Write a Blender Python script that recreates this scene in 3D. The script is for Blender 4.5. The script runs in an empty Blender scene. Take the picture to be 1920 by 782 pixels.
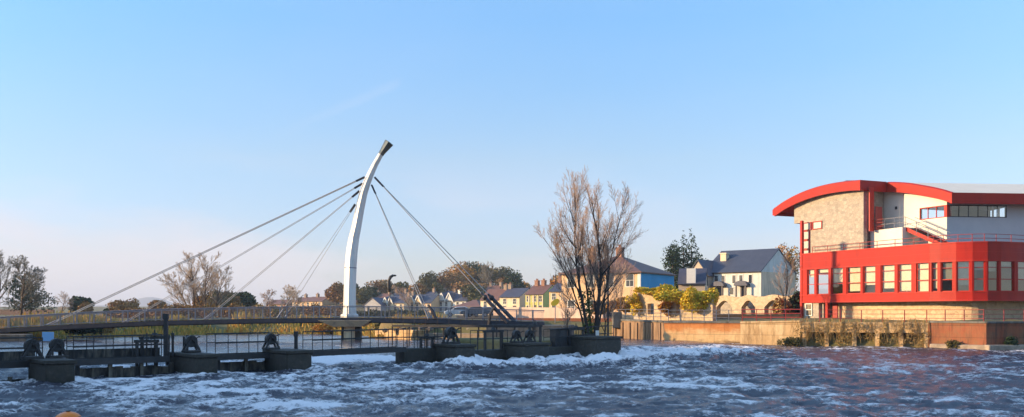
import bpy, math, random
import numpy as np
from mathutils import Vector, Matrix
R = math.radians
scene = bpy.context.scene
COL = scene.collection
H_EYE, F, CX, HY = 3.0, 1800.0, 960.0, 585.0
SUN_AZ = (-0.9975, -0.07)          # horizontal direction towards the sun
SUN_EL = 12.0

def P(px, py, d):
    return Vector(((px - CX) / F * d, d, H_EYE + (HY - py) / F * d))
def Xp(px, d):
    return (px - CX) / F * d
def lerp(a, b, t):
    return a + (b - a) * t

# ------------------------------------------------------------------ mesh builder
class MB:
    def __init__(s):
        s.v = []; s.f = []
    def poly(s, pts):
        n = len(s.v); s.v += [tuple(p) for p in pts]; s.f.append(tuple(range(n, n + len(pts)))); return s
    def hexa(s, b, t):
        n = len(s.v); s.v += [tuple(p) for p in b] + [tuple(p) for p in t]; k = len(b)
        s.f.append(tuple(n + i for i in reversed(range(k)))); s.f.append(tuple(n + k + i for i in range(k)))
        for i in range(k):
            j = (i + 1) % k
            s.f.append((n + i, n + j, n + k + j, n + k + i))
        return s
    def box(s, x0, x1, y0, y1, z0, z1):
        return s.hexa([(x0, y0, z0), (x1, y0, z0), (x1, y1, z0), (x0, y1, z0)], [(x0, y0, z1), (x1, y0, z1), (x1, y1, z1), (x0, y1, z1)])
    def prism(s, pts, z0, z1):
        return s.hexa([(p[0], p[1], z0) for p in pts], [(p[0], p[1], z1) for p in pts])
    def wall(s, a, b, z0, z1, th, z1b=None):
        """upright slab from plan point a to b; thickness th to the LEFT of a->b (away from camera when a is left)."""
        a = Vector(a[:2]); b = Vector(b[:2]); d = (b - a).normalized(); n = Vector((-d.y, d.x)) * th
        z1b = z1 if z1b is None else z1b
        q = [a, b, b + n, a + n]; zt = [z1, z1b, z1b, z1]
        return s.hexa([(p.x, p.y, z0) for p in q], [(p.x, p.y, z) for p, z in zip(q, zt)])
    def beam(s, a, b, w, h):
        a = Vector(a); b = Vector(b); d = (b - a).normalized()
        up = Vector((0, 0, 1)) if abs(d.z) < .95 else Vector((0, 1, 0))
        x = d.cross(up).normalized() * w / 2; y = x.cross(d).normalized() * h / 2
        return s.hexa([a - x - y, a + x - y, a + x + y, a - x + y], [b - x - y, b + x - y, b + x + y, b - x + y])
    def path(s, pts, rad, n=6, cap=True):
        base = len(s.v); k = len(pts)
        prev = None
        for i, p in enumerate(pts):
            p = Vector(p)
            if i == 0: d = Vector(pts[1]) - p
            elif i == k - 1: d = p - Vector(pts[i - 1])
            else: d = Vector(pts[i + 1]) - Vector(pts[i - 1])
            d.normalize()
            if prev is None:
                x = d.orthogonal().normalized()
            else:
                x = (prev - d * prev.dot(d))
                x = x.normalized() if x.length > 1e-5 else d.orthogonal().normalized()
            prev = x; y = d.cross(x)
            r = rad[i] if hasattr(rad, '__len__') else rad
            for j in range(n):
                a = 2 * math.pi * j / n
                q = p + (x * math.cos(a) + y * math.sin(a)) * r
                s.v.append((q.x, q.y, q.z))
        for i in range(k - 1):
            for j in range(n):
                j2 = (j + 1) % n
                s.f.append((base + i * n + j, base + i * n + j2, base + (i + 1) * n + j2, base + (i + 1) * n + j))
        if cap:
            s.f.append(tuple(base + j for j in reversed(range(n)))); s.f.append(tuple(base + (k - 1) * n + j for j in range(n)))
        return s
    def tube(s, a, b, r, r2=None, n=8):
        return s.path([a, b], [r, r if r2 is None else r2], n)
    def ball(s, c, rx, ry, rz, nu=12, nv=8):
        base = len(s.v); c = Vector(c)
        s.v.append((c.x, c.y, c.z - rz))
        for i in range(1, nv):
            t = -math.pi / 2 + math.pi * i / nv
            for j in range(nu):
                a = 2 * math.pi * j / nu
                s.v.append((c.x + rx * math.cos(t) * math.cos(a), c.y + ry * math.cos(t) * math.sin(a), c.z + rz * math.sin(t)))
        s.v.append((c.x, c.y, c.z + rz)); top = len(s.v) - 1
        for j in range(nu):
            j2 = (j + 1) % nu
            s.f.append((base, base + 1 + j2, base + 1 + j)); s.f.append((top, top - nu + j, top - nu + j2))
            for i in range(nv - 2):
                o = base + 1 + i * nu
                s.f.append((o + j, o + j2, o + nu + j2, o + nu + j))
        return s
    def build(s, name, mat, parent=None, smooth=False, world=True, bevel=0):
        me = bpy.data.meshes.new(name); me.from_pydata(s.v, [], s.f)
        o = bpy.data.objects.new(name, me); COL.objects.link(o)
        if parent is not None:
            o.parent = parent
            if world:
                m = world_matrix(parent).inverted(); me.transform(m)
        if mat: me.materials.append(mat)
        if smooth: me.shade_smooth()
        if bevel:
            md = o.modifiers.new('edge', 'BEVEL'); md.width = bevel; md.segments = 2; md.limit_method = 'ANGLE'
        me.update(); return o

def world_matrix(o):
    m = Matrix.LocRotScale(o.location, o.rotation_euler, o.scale)
    return world_matrix(o.parent) @ m if o.parent else m

def tag(o, label, cat, group=None):
    o['label'] = label; o['category'] = cat; o['kind'] = 'thing'
    if group: o['group'] = group
    return o
def thing(name, label, cat, loc=(0, 0, 0), rz=0, group=None):
    o = bpy.data.objects.new(name, None); COL.objects.link(o); o.empty_display_size = .2
    o.location = Vector(loc); o.rotation_euler = (0, 0, rz)
    return tag(o, label, cat, group)
def struct(o, kind='structure'):
    o['kind'] = kind; return o
def copy_tree(o, parent=None):
    c = o.copy(); COL.objects.link(c)
    if parent is not None: c.parent = parent
    for ch in list(o.children): copy_tree(ch, c)
    return c

# ------------------------------------------------------------------ materials
def lin(c): return tuple(c) + (1.0,)
def new_mat(name):
    m = bpy.data.materials.new(name); m.use_nodes = True
    nt = m.node_tree; b = nt.nodes['Principled BSDF']; return m, nt, b
def N(nt, t, **kw):
    n = nt.nodes.new(t)
    for k, v in kw.items():
        if k.startswith('i_'): n.inputs[k[2:].replace('_', ' ')].default_value = v
        else: setattr(n, k, v)
    return n
def mixc(nt, fac, a, b, blend='MIX'):
    n = nt.nodes.new('ShaderNodeMix'); n.data_type = 'RGBA'; n.blend_type = blend
    for s, v in ((0, fac), (6, a), (7, b)):
        if hasattr(v, 'is_output'): nt.links.new(v, n.inputs[s])
        elif s == 0: n.inputs[0].default_value = v
        else: n.inputs[s].default_value = lin(v)
    return n.outputs[2]
def ramp(nt, fac, stops):
    n = nt.nodes.new('ShaderNodeValToRGB'); e = n.color_ramp.elements
    while len(e) < len(stops): e.new(0.5)
    for el, (p, c) in zip(e, stops): el.position = p; el.color = lin(c) if len(c) == 3 else c
    nt.links.new(fac, n.inputs[0]); return n.outputs[0]
def coords(nt, kind='Object', scale=(1, 1, 1)):
    tc = nt.nodes.new('ShaderNodeTexCoord'); mp = nt.nodes.new('ShaderNodeMapping'); mp.inputs['Scale'].default_value = scale
    nt.links.new(tc.outputs[kind], mp.inputs[0]); return mp.outputs[0]
def noise(nt, vec, scale, detail=4, rough=.6):
    n = N(nt, 'ShaderNodeTexNoise'); n.inputs['Scale'].default_value = scale; n.inputs['Detail'].default_value = detail; n.inputs['Roughness'].default_value = rough
    nt.links.new(vec, n.inputs['Vector']); return n.outputs[0]
def bumpit(nt, b, h, strength=.4, dist=.03):
    n = N(nt, 'ShaderNodeBump'); n.inputs['Strength'].default_value = strength; n.inputs['Distance'].default_value = dist
    nt.links.new(h, n.inputs['Height']); nt.links.new(n.outputs[0], b.inputs['Normal'])
def mat(name, c1, c2=None, scale=1.0, rough=.8, bump=.0, metal=0, stretch=(1, 1, 1), contrast=(.35, .65), spec=.5, dirt=None):
    m, nt, b = new_mat(name)
    c2 = c2 or tuple(x * .72 for x in c1)
    v = coords(nt, 'Object', stretch)
    n1 = noise(nt, v, scale, 6, .65)
    c = ramp(nt, n1, [(contrast[0], c1), (contrast[1], c2)])
    if dirt:
        n2 = noise(nt, coords(nt, 'Object', (1.5, 1.5, .25)), 1.3, 5, .7)
        c = mixc(nt, ramp(nt, n2, [(.5, (0, 0, 0)), (.72, (1, 1, 1))]), c, dirt)
    nt.links.new(c, b.inputs['Base Color'])
    b.inputs['Roughness'].default_value = rough; b.inputs['Metallic'].default_value = metal; b.inputs['Specular IOR Level'].default_value = spec
    if bump: bumpit(nt, b, noise(nt, v, scale * 6, 5, .7), bump)
    return m
def mat_leaf(name, cols, rough=.85):
    m, nt, b = new_mat(name)
    g = N(nt, 'ShaderNodeNewGeometry')
    n1 = noise(nt, coords(nt, 'Object'), .5, 3)
    mx = N(nt, 'ShaderNodeMath', operation='MULTIPLY_ADD'); nt.links.new(g.outputs['Random Per Island'], mx.inputs[0]); mx.inputs[1].default_value = .55
    mm = N(nt, 'ShaderNodeMath', operation='MULTIPLY'); nt.links.new(n1, mm.inputs[0]); mm.inputs[1].default_value = .45; nt.links.new(mm.outputs[0], mx.inputs[2])
    k = len(cols)
    c = ramp(nt, mx.outputs[0], [(.15 + .65 * i / max(1, k - 1), cc) for i, cc in enumerate(cols)])
    nt.links.new(c, b.inputs['Base Color']); b.inputs['Roughness'].default_value = rough; b.inputs['Specular IOR Level'].default_value = .2
    return m
def mat_stone(name, cols, mortar, scale=3.0, rough=.9, stretch=(1, 1, 1.6), bump=.6):
    m, nt, b = new_mat(name)
    v = coords(nt, 'Object', stretch)
    vo = N(nt, 'ShaderNodeTexVoronoi'); vo.inputs['Scale'].default_value = scale; nt.links.new(v, vo.inputs['Vector'])
    ve = N(nt, 'ShaderNodeTexVoronoi', feature='DISTANCE_TO_EDGE'); ve.inputs['Scale'].default_value = scale; nt.links.new(v, ve.inputs['Vector'])
    sp = N(nt, 'ShaderNodeSeparateColor'); nt.links.new(vo.outputs['Color'], sp.inputs[0])
    k = len(cols)
    c = ramp(nt, sp.outputs[0], [(.1 + .8 * i / (k - 1), cc) for i, cc in enumerate(cols)])
    c = mixc(nt, .35, c, ramp(nt, noise(nt, v, scale * 4, 4), [(.3, tuple(x * .5 for x in cols[0])), (.7, tuple(min(1, x * 1.4) for x in cols[-1]))]))
    e = ramp(nt, ve.outputs['Distance'], [(.02, (0, 0, 0)), (.07, (1, 1, 1))])
    c = mixc(nt, e, mortar, c)
    nt.links.new(c, b.inputs['Base Color']); b.inputs['Roughness'].default_value = rough
    bumpit(nt, b, e, bump, .03)
    return m
def mat_glass(name, tint=(.9, .95, 1), base=.06):
    m, nt, b = new_mat(name); nt.nodes.remove(b)
    out = nt.nodes['Material Output']
    t = N(nt, 'ShaderNodeBsdfTransparent'); t.inputs[0].default_value = lin(tint)
    g = N(nt, 'ShaderNodeBsdfGlossy'); g.inputs['Roughness'].default_value = .02
    fr = N(nt, 'ShaderNodeFresnel'); fr.inputs[0].default_value = 1.5
    ma = N(nt, 'ShaderNodeMath', operation='ADD'); nt.links.new(fr.outputs[0], ma.inputs[0]); ma.inputs[1].default_value = base; ma.use_clamp = True
    mx = N(nt, 'ShaderNodeMixShader'); nt.links.new(ma.outputs[0], mx.inputs[0]); nt.links.new(t.outputs[0], mx.inputs[1]); nt.links.new(g.outputs[0], mx.inputs[2])
    nt.links.new(mx.outputs[0], out.inputs[0]); return m
def mat_roof(name, c1, c2, rows=3.2):
    """slates or tiles: courses as rows of offset bricks in the roof's own plane coordinates"""
    m, nt, b = new_mat(name)
    v = coords(nt, 'Object', (1, 1, 1))
    br = N(nt, 'ShaderNodeTexBrick'); br.inputs['Scale'].default_value = rows; br.inputs['Mortar Size'].default_value = .03
    br.inputs['Color1'].default_value = lin(c1); br.inputs['Color2'].default_value = lin(c2); br.inputs['Mortar'].default_value = lin(tuple(x * .4 for x in c1))
    nt.links.new(v, br.inputs['Vector'])
    c = mixc(nt, .45, br.outputs[0], ramp(nt, noise(nt, v, .8, 5), [(.35, c1), (.7, c2)]))
    nt.links.new(c, b.inputs['Base Color']); b.inputs['Roughness'].default_value = .6
    return m

M = {}
def setup_mats():
    M['cream'] = mat('cream_render', (.82, .66, .42), (.72, .56, .36), .6, dirt=(.5, .4, .3))
    M['white'] = mat('white_render', (.68, .65, .60), (.58, .55, .50), .5, dirt=(.5, .46, .4))
    M['peach'] = mat('peach_render', (.80, .52, .28), (.7, .44, .24), .6)
    M['yellow'] = mat('yellow_render', (.55, .5, .13), (.45, .42, .12), .6)
    M['tan'] = mat('tan_render', (.78, .56, .38), (.68, .48, .32), .6, dirt=(.4, .3, .2))
    M['grey'] = mat('grey_render', (.4, .38, .38), (.32, .3, .3), .6)
    M['blue'] = mat('blue_render', (.05, .32, .56), (.04, .27, .48), .5)
    M['beige'] = mat('beige_render', (.55, .43, .31), (.45, .35, .26), .5)
    M['brick'] = mat_stone('red_brick', [(.36, .15, .08), (.45, .2, .1), (.3, .12, .07)], (.4, .3, .22), 5)
    M['slate'] = mat_roof('slate_roof', (.05, .055, .085), (.085, .085, .12))
    M['slate_blue'] = mat_roof('blue_slate_roof', (.04, .05, .08), (.07, .08, .115))
    M['brownroof'] = mat_roof('brown_tile_roof', (.16, .075, .05), (.22, .11, .08))
    M['trim'] = mat('white_trim', (.8, .76, .68), (.72, .68, .6), 2, .5)
    M['darkglass'] = mat('dark_glass', (.03, .035, .045), (.05, .055, .06), 1, .08, spec=.8)
    M['door'] = mat('dark_door', (.05, .04, .05), None, 2, .5)
    M['chimney'] = mat('chimney_render', (.35, .26, .18), (.25, .17, .12), 2)
    M['pot'] = mat('chimney_pot', (.3, .12, .06), None, 2)
    M['concrete'] = mat('dark_wet_concrete', (.075, .060, .042), (.026, .021, .017), .9, .7, .6, dirt=(.016, .02, .012), contrast=(.3, .7))
    m, nt, b = new_mat('dark_wet_concrete'); ge = N(nt, 'ShaderNodeNewGeometry'); sz = N(nt, 'ShaderNodeSeparateXYZ'); nt.links.new(ge.outputs['Position'], sz.inputs[0])
    mp_ = N(nt, 'ShaderNodeMapping'); mp_.inputs['Scale'].default_value = (2.2, 2.2, .5); nt.links.new(ge.outputs['Position'], mp_.inputs[0])
    na = noise(nt, mp_.outputs[0], 1.4, 8, .75); nb_ = noise(nt, ge.outputs['Position'], 5, 8, .75)
    zz = N(nt, 'ShaderNodeMath', operation='MULTIPLY_ADD'); nt.links.new(na, zz.inputs[0]); zz.inputs[1].default_value = 1.3; nt.links.new(sz.outputs[2], zz.inputs[2])
    c = ramp(nt, zz.outputs[0], [(.45, (.012, .011, .008)), (.75, (.028, .032, .014)), (.86, (.045, .036, .024)), (1.0, (.066, .052, .036))])
    c = mixc(nt, .6, c, ramp(nt, nb_, [(.32, (.010, .008, .006)), (.55, (.038, .030, .020)), (.72, (.13, .105, .072))]))
    nt.links.new(c, b.inputs['Base Color']); b.inputs['Roughness'].default_value = .75; bumpit(nt, b, nb_, .9, .06); M['concrete'] = m
    M['concrete_wall'] = mat('grey_concrete', (.2, .19, .17), (.12, .115, .1), .7, .85, .4, dirt=(.07, .065, .05))
    M['iron'] = mat('dark_iron', (.018, .017, .018), (.04, .03, .025), 3, .6, .2)
    M['timber'] = mat('dark_wet_timber', (.26, .21, .15), (.012, .010, .009), 2.2, .6, .5, stretch=(1, 1, .25), contrast=(.3, .55))
    M['galv'] = mat('galvanised_steel', (.30, .29, .31), (.2, .2, .22), 3, .45, metal=.5)
    M['steeldark'] = mat('dark_steel', (.035, .035, .048), (.022, .022, .03), 2, .5)
    M['cable'] = mat('steel_cable', (.55, .50, .44), (.45, .41, .37), 4, .4, metal=.3)
    M['mastwhite'] = mat('mast_white_paint', (.80, .77, .70), (.66, .63, .58), .5, .4, dirt=(.55, .5, .44), stretch=(1, 1, .4))
    M['mastcap'] = mat('mast_cap_steel', (.10, .12, .11), (.2, .17, .12), 1.2, .3, metal=.6)
    m, nt, b = new_mat('red_cladding')
    tc_ = nt.nodes.new('ShaderNodeTexCoord'); sp_ = N(nt, 'ShaderNodeSeparateXYZ'); nt.links.new(tc_.outputs['Object'], sp_.inputs[0])
    df = N(nt, 'ShaderNodeMath', operation='SUBTRACT'); nt.links.new(sp_.outputs[0], df.inputs[0]); nt.links.new(sp_.outputs[1], df.inputs[1])
    cb_ = N(nt, 'ShaderNodeCombineXYZ'); nt.links.new(df.outputs[0], cb_.inputs[0]); nt.links.new(sp_.outputs[2], cb_.inputs[1])
    bk = N(nt, 'ShaderNodeTexBrick', offset=0.0); nt.links.new(cb_.outputs[0], bk.inputs['Vector']); bk.inputs['Scale'].default_value = 1; bk.inputs['Brick Width'].default_value = 3.3; bk.inputs['Row Height'].default_value = .78; bk.inputs['Mortar Size'].default_value = .014
    bk.inputs['Color1'].default_value = lin((.40, .015, .005)); bk.inputs['Color2'].default_value = lin((.33, .012, .004)); bk.inputs['Mortar'].default_value = lin((.22, .015, .008))
    c = mixc(nt, .55, bk.outputs[0], ramp(nt, noise(nt, coords(nt, 'Object', (1.6, 1.6, .3)), .7, 9, .75), [(.35, (.46, .020, .006)), (.55, (.36, .014, .005)), (.7, (.20, .012, .006))]))
    nt.links.new(c, b.inputs['Base Color']); b.inputs['Roughness'].default_value = .5; b.inputs['Specular IOR Level'].default_value = .22; M['red'] = m
    M['redframe'] = mat('red_frame_paint', (.46, .028, .013), (.38, .022, .011), 1, .5, spec=.25)
    M['redrail'] = mat('red_rail_paint', (.36, .04, .03), (.28, .035, .03), 2, .5)
    M['bstone'] = mat_stone('sandy_rubble_stone', [(.36, .29, .225), (.50, .41, .31), (.25, .21, .17), (.43, .37, .29)], (.34, .29, .23), 2.6, stretch=(1, 1, 1.5))
    M['sandstone'] = mat_stone('golden_rubble_stone', [(.46, .33, .19), (.68, .50, .31), (.36, .25, .15), (.60, .46, .30)], (.55, .42, .27), 2.6, stretch=(1, 1, 1.5))
    M['bwhite'] = mat('smooth_white_render', (.70, .65, .55), (.63, .58, .49), .4, .7)
    M['bgrey_and_shade'] = mat('pale_grey_and_shaded_white', (.52, .50, .50), (.45, .44, .45), .4, .7)  # grey of door and inner wall, also shade painted on the white block
    M['rooftop'] = mat('standing_seam_roof', (.82, .72, .58), (.74, .64, .51), .3, .8, spec=.2)
    M['glass'] = mat_glass('clear_window_glass', (.92, .94, .95), .10)
    M['blind'] = mat('cream_blind', (.80, .72, .50), (.72, .64, .44), 1.5, .8)
    M['interior'] = mat('interior_plaster', (.72, .62, .42), (.6, .5, .34), .5, .8)
    M['floor'] = mat('interior_floor', (.2, .12, .07), None, .5, .6)
    M['bark'] = mat('bark', (.13, .085, .055), (.07, .045, .03), 2, .9, .6, stretch=(1, 1, .3))
    M['barkdark'] = mat('dark_bark', (.05, .035, .025), (.03, .02, .015), 2, .9, .6, stretch=(1, 1, .3))
    M['twig'] = mat('reddish_twigs', (.46, .32, .235), (.30, .205, .15), .5, .9)
    M['twig_pale'] = mat('pale_twigs', (.5, .37, .26), (.36, .27, .19), .5, .9)
    M['twig_grey'] = mat('grey_twigs', (.24, .21, .16), (.17, .15, .11), .5, .9)
    M['ivy'] = mat_leaf('ivy_leaves', [(.045, .075, .02), (.09, .13, .035), (.15, .17, .05)])
    M['yleaf'] = mat_leaf('yellow_green_leaves', [(.32, .29, .025), (.62, .50, .04), (.80, .58, .06), (.76, .42, .06)])
    M['oleaf'] = mat_leaf('orange_leaves', [(.32, .12, .02), (.45, .2, .035), (.4, .26, .05)])
    M['brownleaf'] = mat_leaf('brown_winter_crown', [(.14, .07, .022), (.27, .14, .045), (.36, .21, .07)])
    M['olive'] = mat_leaf('olive_crown', [(.05, .05, .016), (.12, .10, .03), (.2, .15, .05)])
    M['darkgreen'] = mat_leaf('dark_evergreen', [(.012, .026, .012), (.03, .05, .02), (.06, .085, .03)])
    M['greygreen'] = mat_leaf('grey_green_crown', [(.05, .065, .04), (.1, .115, .07), (.17, .17, .11)])
    M['reed'] = mat_leaf('dry_reeds', [(.42, .17, .03), (.60, .30, .05), (.66, .42, .10), (.36, .28, .06), (.24, .22, .05)])
    M['scrub'] = mat_leaf('dry_scrub', [(.16, .09, .03), (.34, .20, .07), (.44, .28, .10), (.22, .19, .05)])
    M['pink'] = mat('pink_beige_wall', (.62, .44, .34), (.5, .35, .27), .5, .8, dirt=(.4, .28, .2))
    M['rock'] = mat('bank_rock', (.42, .33, .24), (.24, .18, .13), 2, .9, .5)
    M['orange'] = mat('orange_float_plastic', (.95, .24, .01), (.85, .2, .01), 2, .35)
    M['signblue'] = mat('pale_blue_sign_face', (.30, .52, .78), (.27, .47, .72), 1, .4)
    M['signyellow'] = mat('yellow_sign_face', (.80, .55, .02), (.75, .5, .02), 1, .4)
    M['tyre'] = mat('tyre_rubber', (.02, .02, .02), None, 3, .8)
    M['carpale'] = mat('pale_car_paint', (.55, .58, .6), (.5, .53, .56), 1, .25)
    M['cardark'] = mat('dark_car_paint', (.05, .07, .11), (.04, .06, .09), 1, .25)
    M['carred'] = mat('red_car_paint', (.3, .03, .03), None, 1, .25)
    M['lampglass'] = mat('lamp_lens', (.7, .7, .65), None, 2, .2)

    # quay wall with orange stains at the top and a dark tide line
    m, nt, b = new_mat('stained_quay_wall')
    v = coords(nt, 'Object'); sx = N(nt, 'ShaderNodeSeparateXYZ'); nt.links.new(v, sx.inputs[0])
    n1 = noise(nt, coords(nt, 'Object', (.5, .5, 1.3)), 1.4, 6, .65)
    zz = N(nt, 'ShaderNodeMath', operation='MULTIPLY_ADD'); nt.links.new(n1, zz.inputs[0]); zz.inputs[1].default_value = 1.5; nt.links.new(sx.outputs[2], zz.inputs[2])
    sc = N(nt, 'ShaderNodeMath', operation='MULTIPLY'); nt.links.new(zz.outputs[0], sc.inputs[0]); sc.inputs[1].default_value = .33
    c = ramp(nt, sc.outputs[0], [(.22, (.07, .05, .025)), (.30, (.30, .19, .09)), (.40, (.74, .50, .25)), (.60, (.76, .50, .25)), (.74, (.66, .27, .08)), (.95, (.56, .19, .05))])
    br = N(nt, 'ShaderNodeTexNoise'); br.inputs['Scale'].default_value = 3; nt.links.new(coords(nt, 'Object', (1, 1, 3)), br.inputs['Vector'])
    c = mixc(nt, .25, c, br.outputs[0], 'OVERLAY')
    nt.links.new(c, b.inputs['Base Color']); b.inputs['Roughness'].default_value = .9; bumpit(nt, b, n1, .5, .05)
    M['quay'] = m
    # brown upright streaked wall
    M['quaybrown'] = mat('streaked_brown_quay_wall', (.38, .235, .13), (.19, .11, .06), 1.6, .9, .4, stretch=(1, 1, .18), dirt=(.09, .06, .03))
    M['quaycream'] = mat('cream_quay_wall', (.82, .60, .34), (.66, .44, .22), .7, .9, .3, dirt=(.34, .20, .08))
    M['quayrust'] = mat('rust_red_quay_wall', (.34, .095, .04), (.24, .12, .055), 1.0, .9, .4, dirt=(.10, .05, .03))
    # ground
    m, nt, b = new_mat('bank_ground')
    v = coords(nt, 'Object')
    c = ramp(nt, noise(nt, v, .12, 8, .7), [(.3, (.08, .085, .03)), (.5, (.17, .14, .05)), (.7, (.25, .15, .06))])
    nt.links.new(c, b.inputs['Base Color']); b.inputs['Roughness'].default_value = .95
    bumpit(nt, b, noise(nt, v, 1.5, 6), .6, .2); M['ground'] = m
    M['paving'] = mat('quayside_paving', (.3, .26, .21), (.22, .19, .15), .8, .9)
    M['asphalt'] = mat('asphalt', (.05, .05, .052), (.07, .068, .066), 1.2, .9)
setup_mats()
def add_joints(m, w_, h_, dark, size=.02, offset=.5):
    nt = m.node_tree; b = nt.nodes['Principled BSDF']; src = b.inputs['Base Color'].links[0].from_socket
    tc_ = nt.nodes.new('ShaderNodeTexCoord'); sp_ = N(nt, 'ShaderNodeSeparateXYZ'); nt.links.new(tc_.outputs['Object'], sp_.inputs[0])
    df = N(nt, 'ShaderNodeMath', operation='SUBTRACT'); nt.links.new(sp_.outputs[0], df.inputs[0]); nt.links.new(sp_.outputs[1], df.inputs[1])
    cb_ = N(nt, 'ShaderNodeCombineXYZ'); nt.links.new(df.outputs[0], cb_.inputs[0]); nt.links.new(sp_.outputs[2], cb_.inputs[1])
    bk = N(nt, 'ShaderNodeTexBrick', offset=offset); nt.links.new(cb_.outputs[0], bk.inputs['Vector']); bk.inputs['Scale'].default_value = 1; bk.inputs['Brick Width'].default_value = w_; bk.inputs['Row Height'].default_value = h_; bk.inputs['Mortar Size'].default_value = size; bk.inputs['Mortar Smooth'].default_value = .4
    bk.inputs['Color1'].default_value = (1, 1, 1, 1); bk.inputs['Color2'].default_value = (.80, .78, .76, 1); bk.inputs['Mortar'].default_value = (dark, dark * .95, dark * .9, 1)
    c = mixc(nt, 1.0, src, bk.outputs[0], 'MULTIPLY'); c2 = mixc(nt, .8, c, ramp(nt, noise(nt, coords(nt, 'Object', (1.2, 1.2, .35)), 1.1, 9, .75), [(.38, (1, 1, 1)), (.58, (.78, .72, .64)), (.70, (.42, .36, .28))]), 'MULTIPLY')
    nt.links.new(c2, b.inputs['Base Color'])
for k_ in ('quay', 'quaycream', 'quayrust'): add_joints(M[k_], 2.6, .95, .45)
add_joints(M['concrete_wall'], 3.0, 1.2, .5)

# ------------------------------------------------------------------ numpy noise
_rng = np.random.RandomState(7)
_perm = _rng.permutation(4096).astype(np.int64)
_val = _rng.rand(4096) * 2 - 1
def vnoise(x, y, seed=0):
    xi = np.floor(x).astype(np.int64); yi = np.floor(y).astype(np.int64)
    xf = x - xi; yf = y - yi
    u = xf * xf * xf * (xf * (xf * 6 - 15) + 10); v = yf * yf * yf * (yf * (yf * 6 - 15) + 10)
    def h(a, b): return _val[_perm[(_perm[(a + seed * 131) & 4095] + b) & 4095]]
    return (h(xi, yi) * (1 - u) + h(xi + 1, yi) * u) * (1 - v) + (h(xi, yi + 1) * (1 - u) + h(xi + 1, yi + 1) * u) * v
def sstep(a, b, x):
    t = np.clip((x - a) / (b - a), 0, 1); return t * t * (3 - 2 * t)

# sluice line
LA = Vector((-20.6, 41.5)); LDIR = Vector((26.6, 22.0)).normalized(); LUP = Vector((-LDIR.y, LDIR.x))   # LUP points upstream
def line_at_px(px, off=0.0):
    """plan point on the sluice line (moved off metres upstream) that lies on the sight line of column px"""
    b = LA + LUP * off; r = (px - CX) / F
    t = (r * b.y - b.x) / (LDIR.x - r * LDIR.y)
    return b + LDIR * t
def seg_at_px(a, b, px):
    d = Vector(b[:2]) - Vector(a[:2]); a = Vector(a[:2]); r = (px - CX) / F
    t = (r * a.y - a.x) / (d.x - r * d.y); return a + d * t

# river outline, used for the ground
RIVER = [(-42, -60), (75, -60), (75, 60), (60, 79.5), (50, 78), (37.3, 75.5), (34.5, 79.5), (25.2, 84), (14.25, 90), (10.1, 97), (4, 98), (-1.5, 93.2), (-8.7, 96.2), (-8.9, 92), (-13.8, 98.2),
         (-16, 102), (-22, 114), (-34, 113), (-40, 100), (-44, 91), (-47, 88), (-49, 84), (-42, 72)]
def poly_sdf(x, y, poly):
    d = np.full(x.shape, 1e9); inside = np.zeros(x.shape, bool); n = len(poly)
    for i in range(n):
        ax, ay = poly[i]; bx, by = poly[(i + 1) % n]
        ex, ey = bx - ax, by - ay; wx, wy = x - ax, y - ay
        t = np.clip((wx * ex + wy * ey) / (ex * ex + ey * ey), 0, 1)
        d = np.minimum(d, np.hypot(wx - ex * t, wy - ey * t))
        c = (ay > y) != (by > y)
        with np.errstate(divide='ignore', invalid='ignore'):
            xin = x < (bx - ax) * (y - ay) / (by - ay + 1e-12) + ax
        inside ^= (c & xin)
    return np.where(inside, -d, d)
def ground_z(x, y):
    x = np.asarray(x, float); y = np.asarray(y, float)
    base = np.full(x.shape, 2.05)
    base += .25 * sstep(0, 14, x - 14) * sstep(70, 84, y)
    hr = 3.2 * sstep(124, 146, y) * sstep(10, 34, x - (y - 120) * .1)            # rise behind the stone arches
    hm = 13 * sstep(285, 390, y) * np.exp(-((x - .0 * y + 10) / 75.0) ** 2)      # wooded rise behind the terrace
    base = base + hr + hm * .62 + .4 * vnoise(x / 30, y / 30, 3) * sstep(110, 160, y) + .008 * np.clip(y - 250, 0, 900)
    return base
def terrain():
    s = np.linspace(-1, 1, 361); xs = np.sign(s) * (np.abs(s) * 130 + np.abs(s) ** 7 * 3800)
    t = np.linspace(0, 1, 300); ys = -70 + t * 330 + t ** 8 * 5200
    X, Y = np.meshgrid(xs, ys)
    sd = poly_sdf(X, Y, RIVER)
    wid = np.where((X < -14) & (Y > 86), 7.0, 1.6)
    top = ground_z(X, Y)
    Z = -1.6 + (top + 1.6) * sstep(-.6, 1, sd / wid)
    Z += np.where(sd > 0, .12 * vnoise(X / 1.7, Y / 1.7, 5), 0) * (Y < 300)
    ny, nx = X.shape
    V = np.stack([X, Y, Z], -1).reshape(-1, 3)
    return grid_mesh('ground', V, nx, ny, M['ground'])
def grid_mesh(name, V, nx, ny, m, attrs=None):
    me = bpy.data.meshes.new(name)
    i = np.arange((ny - 1) * (nx - 1)); r = i // (nx - 1); c = i % (nx - 1); a = r * nx + c
    Fc = np.stack([a, a + 1, a + nx + 1, a + nx], -1).astype(np.int32)
    me.vertices.add(len(V)); me.vertices.foreach_set('co', V.astype(np.float32).ravel())
    me.loops.add(Fc.size); me.loops.foreach_set('vertex_index', Fc.ravel())
    me.polygons.add(len(Fc)); me.polygons.foreach_set('loop_start', np.arange(len(Fc), dtype=np.int32) * 4)
    me.polygons.foreach_set('use_smooth', np.ones(len(Fc), bool))
    for k, v in (attrs or {}).items():
        at = me.attributes.new(k, 'FLOAT', 'POINT'); at.data.foreach_set('value', v.astype(np.float32).ravel())
    me.update(calc_edges=True); me.validate()
    me.materials.append(m)
    o = bpy.data.objects.new(name, me); COL.objects.link(o); return o
struct(terrain())

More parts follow.
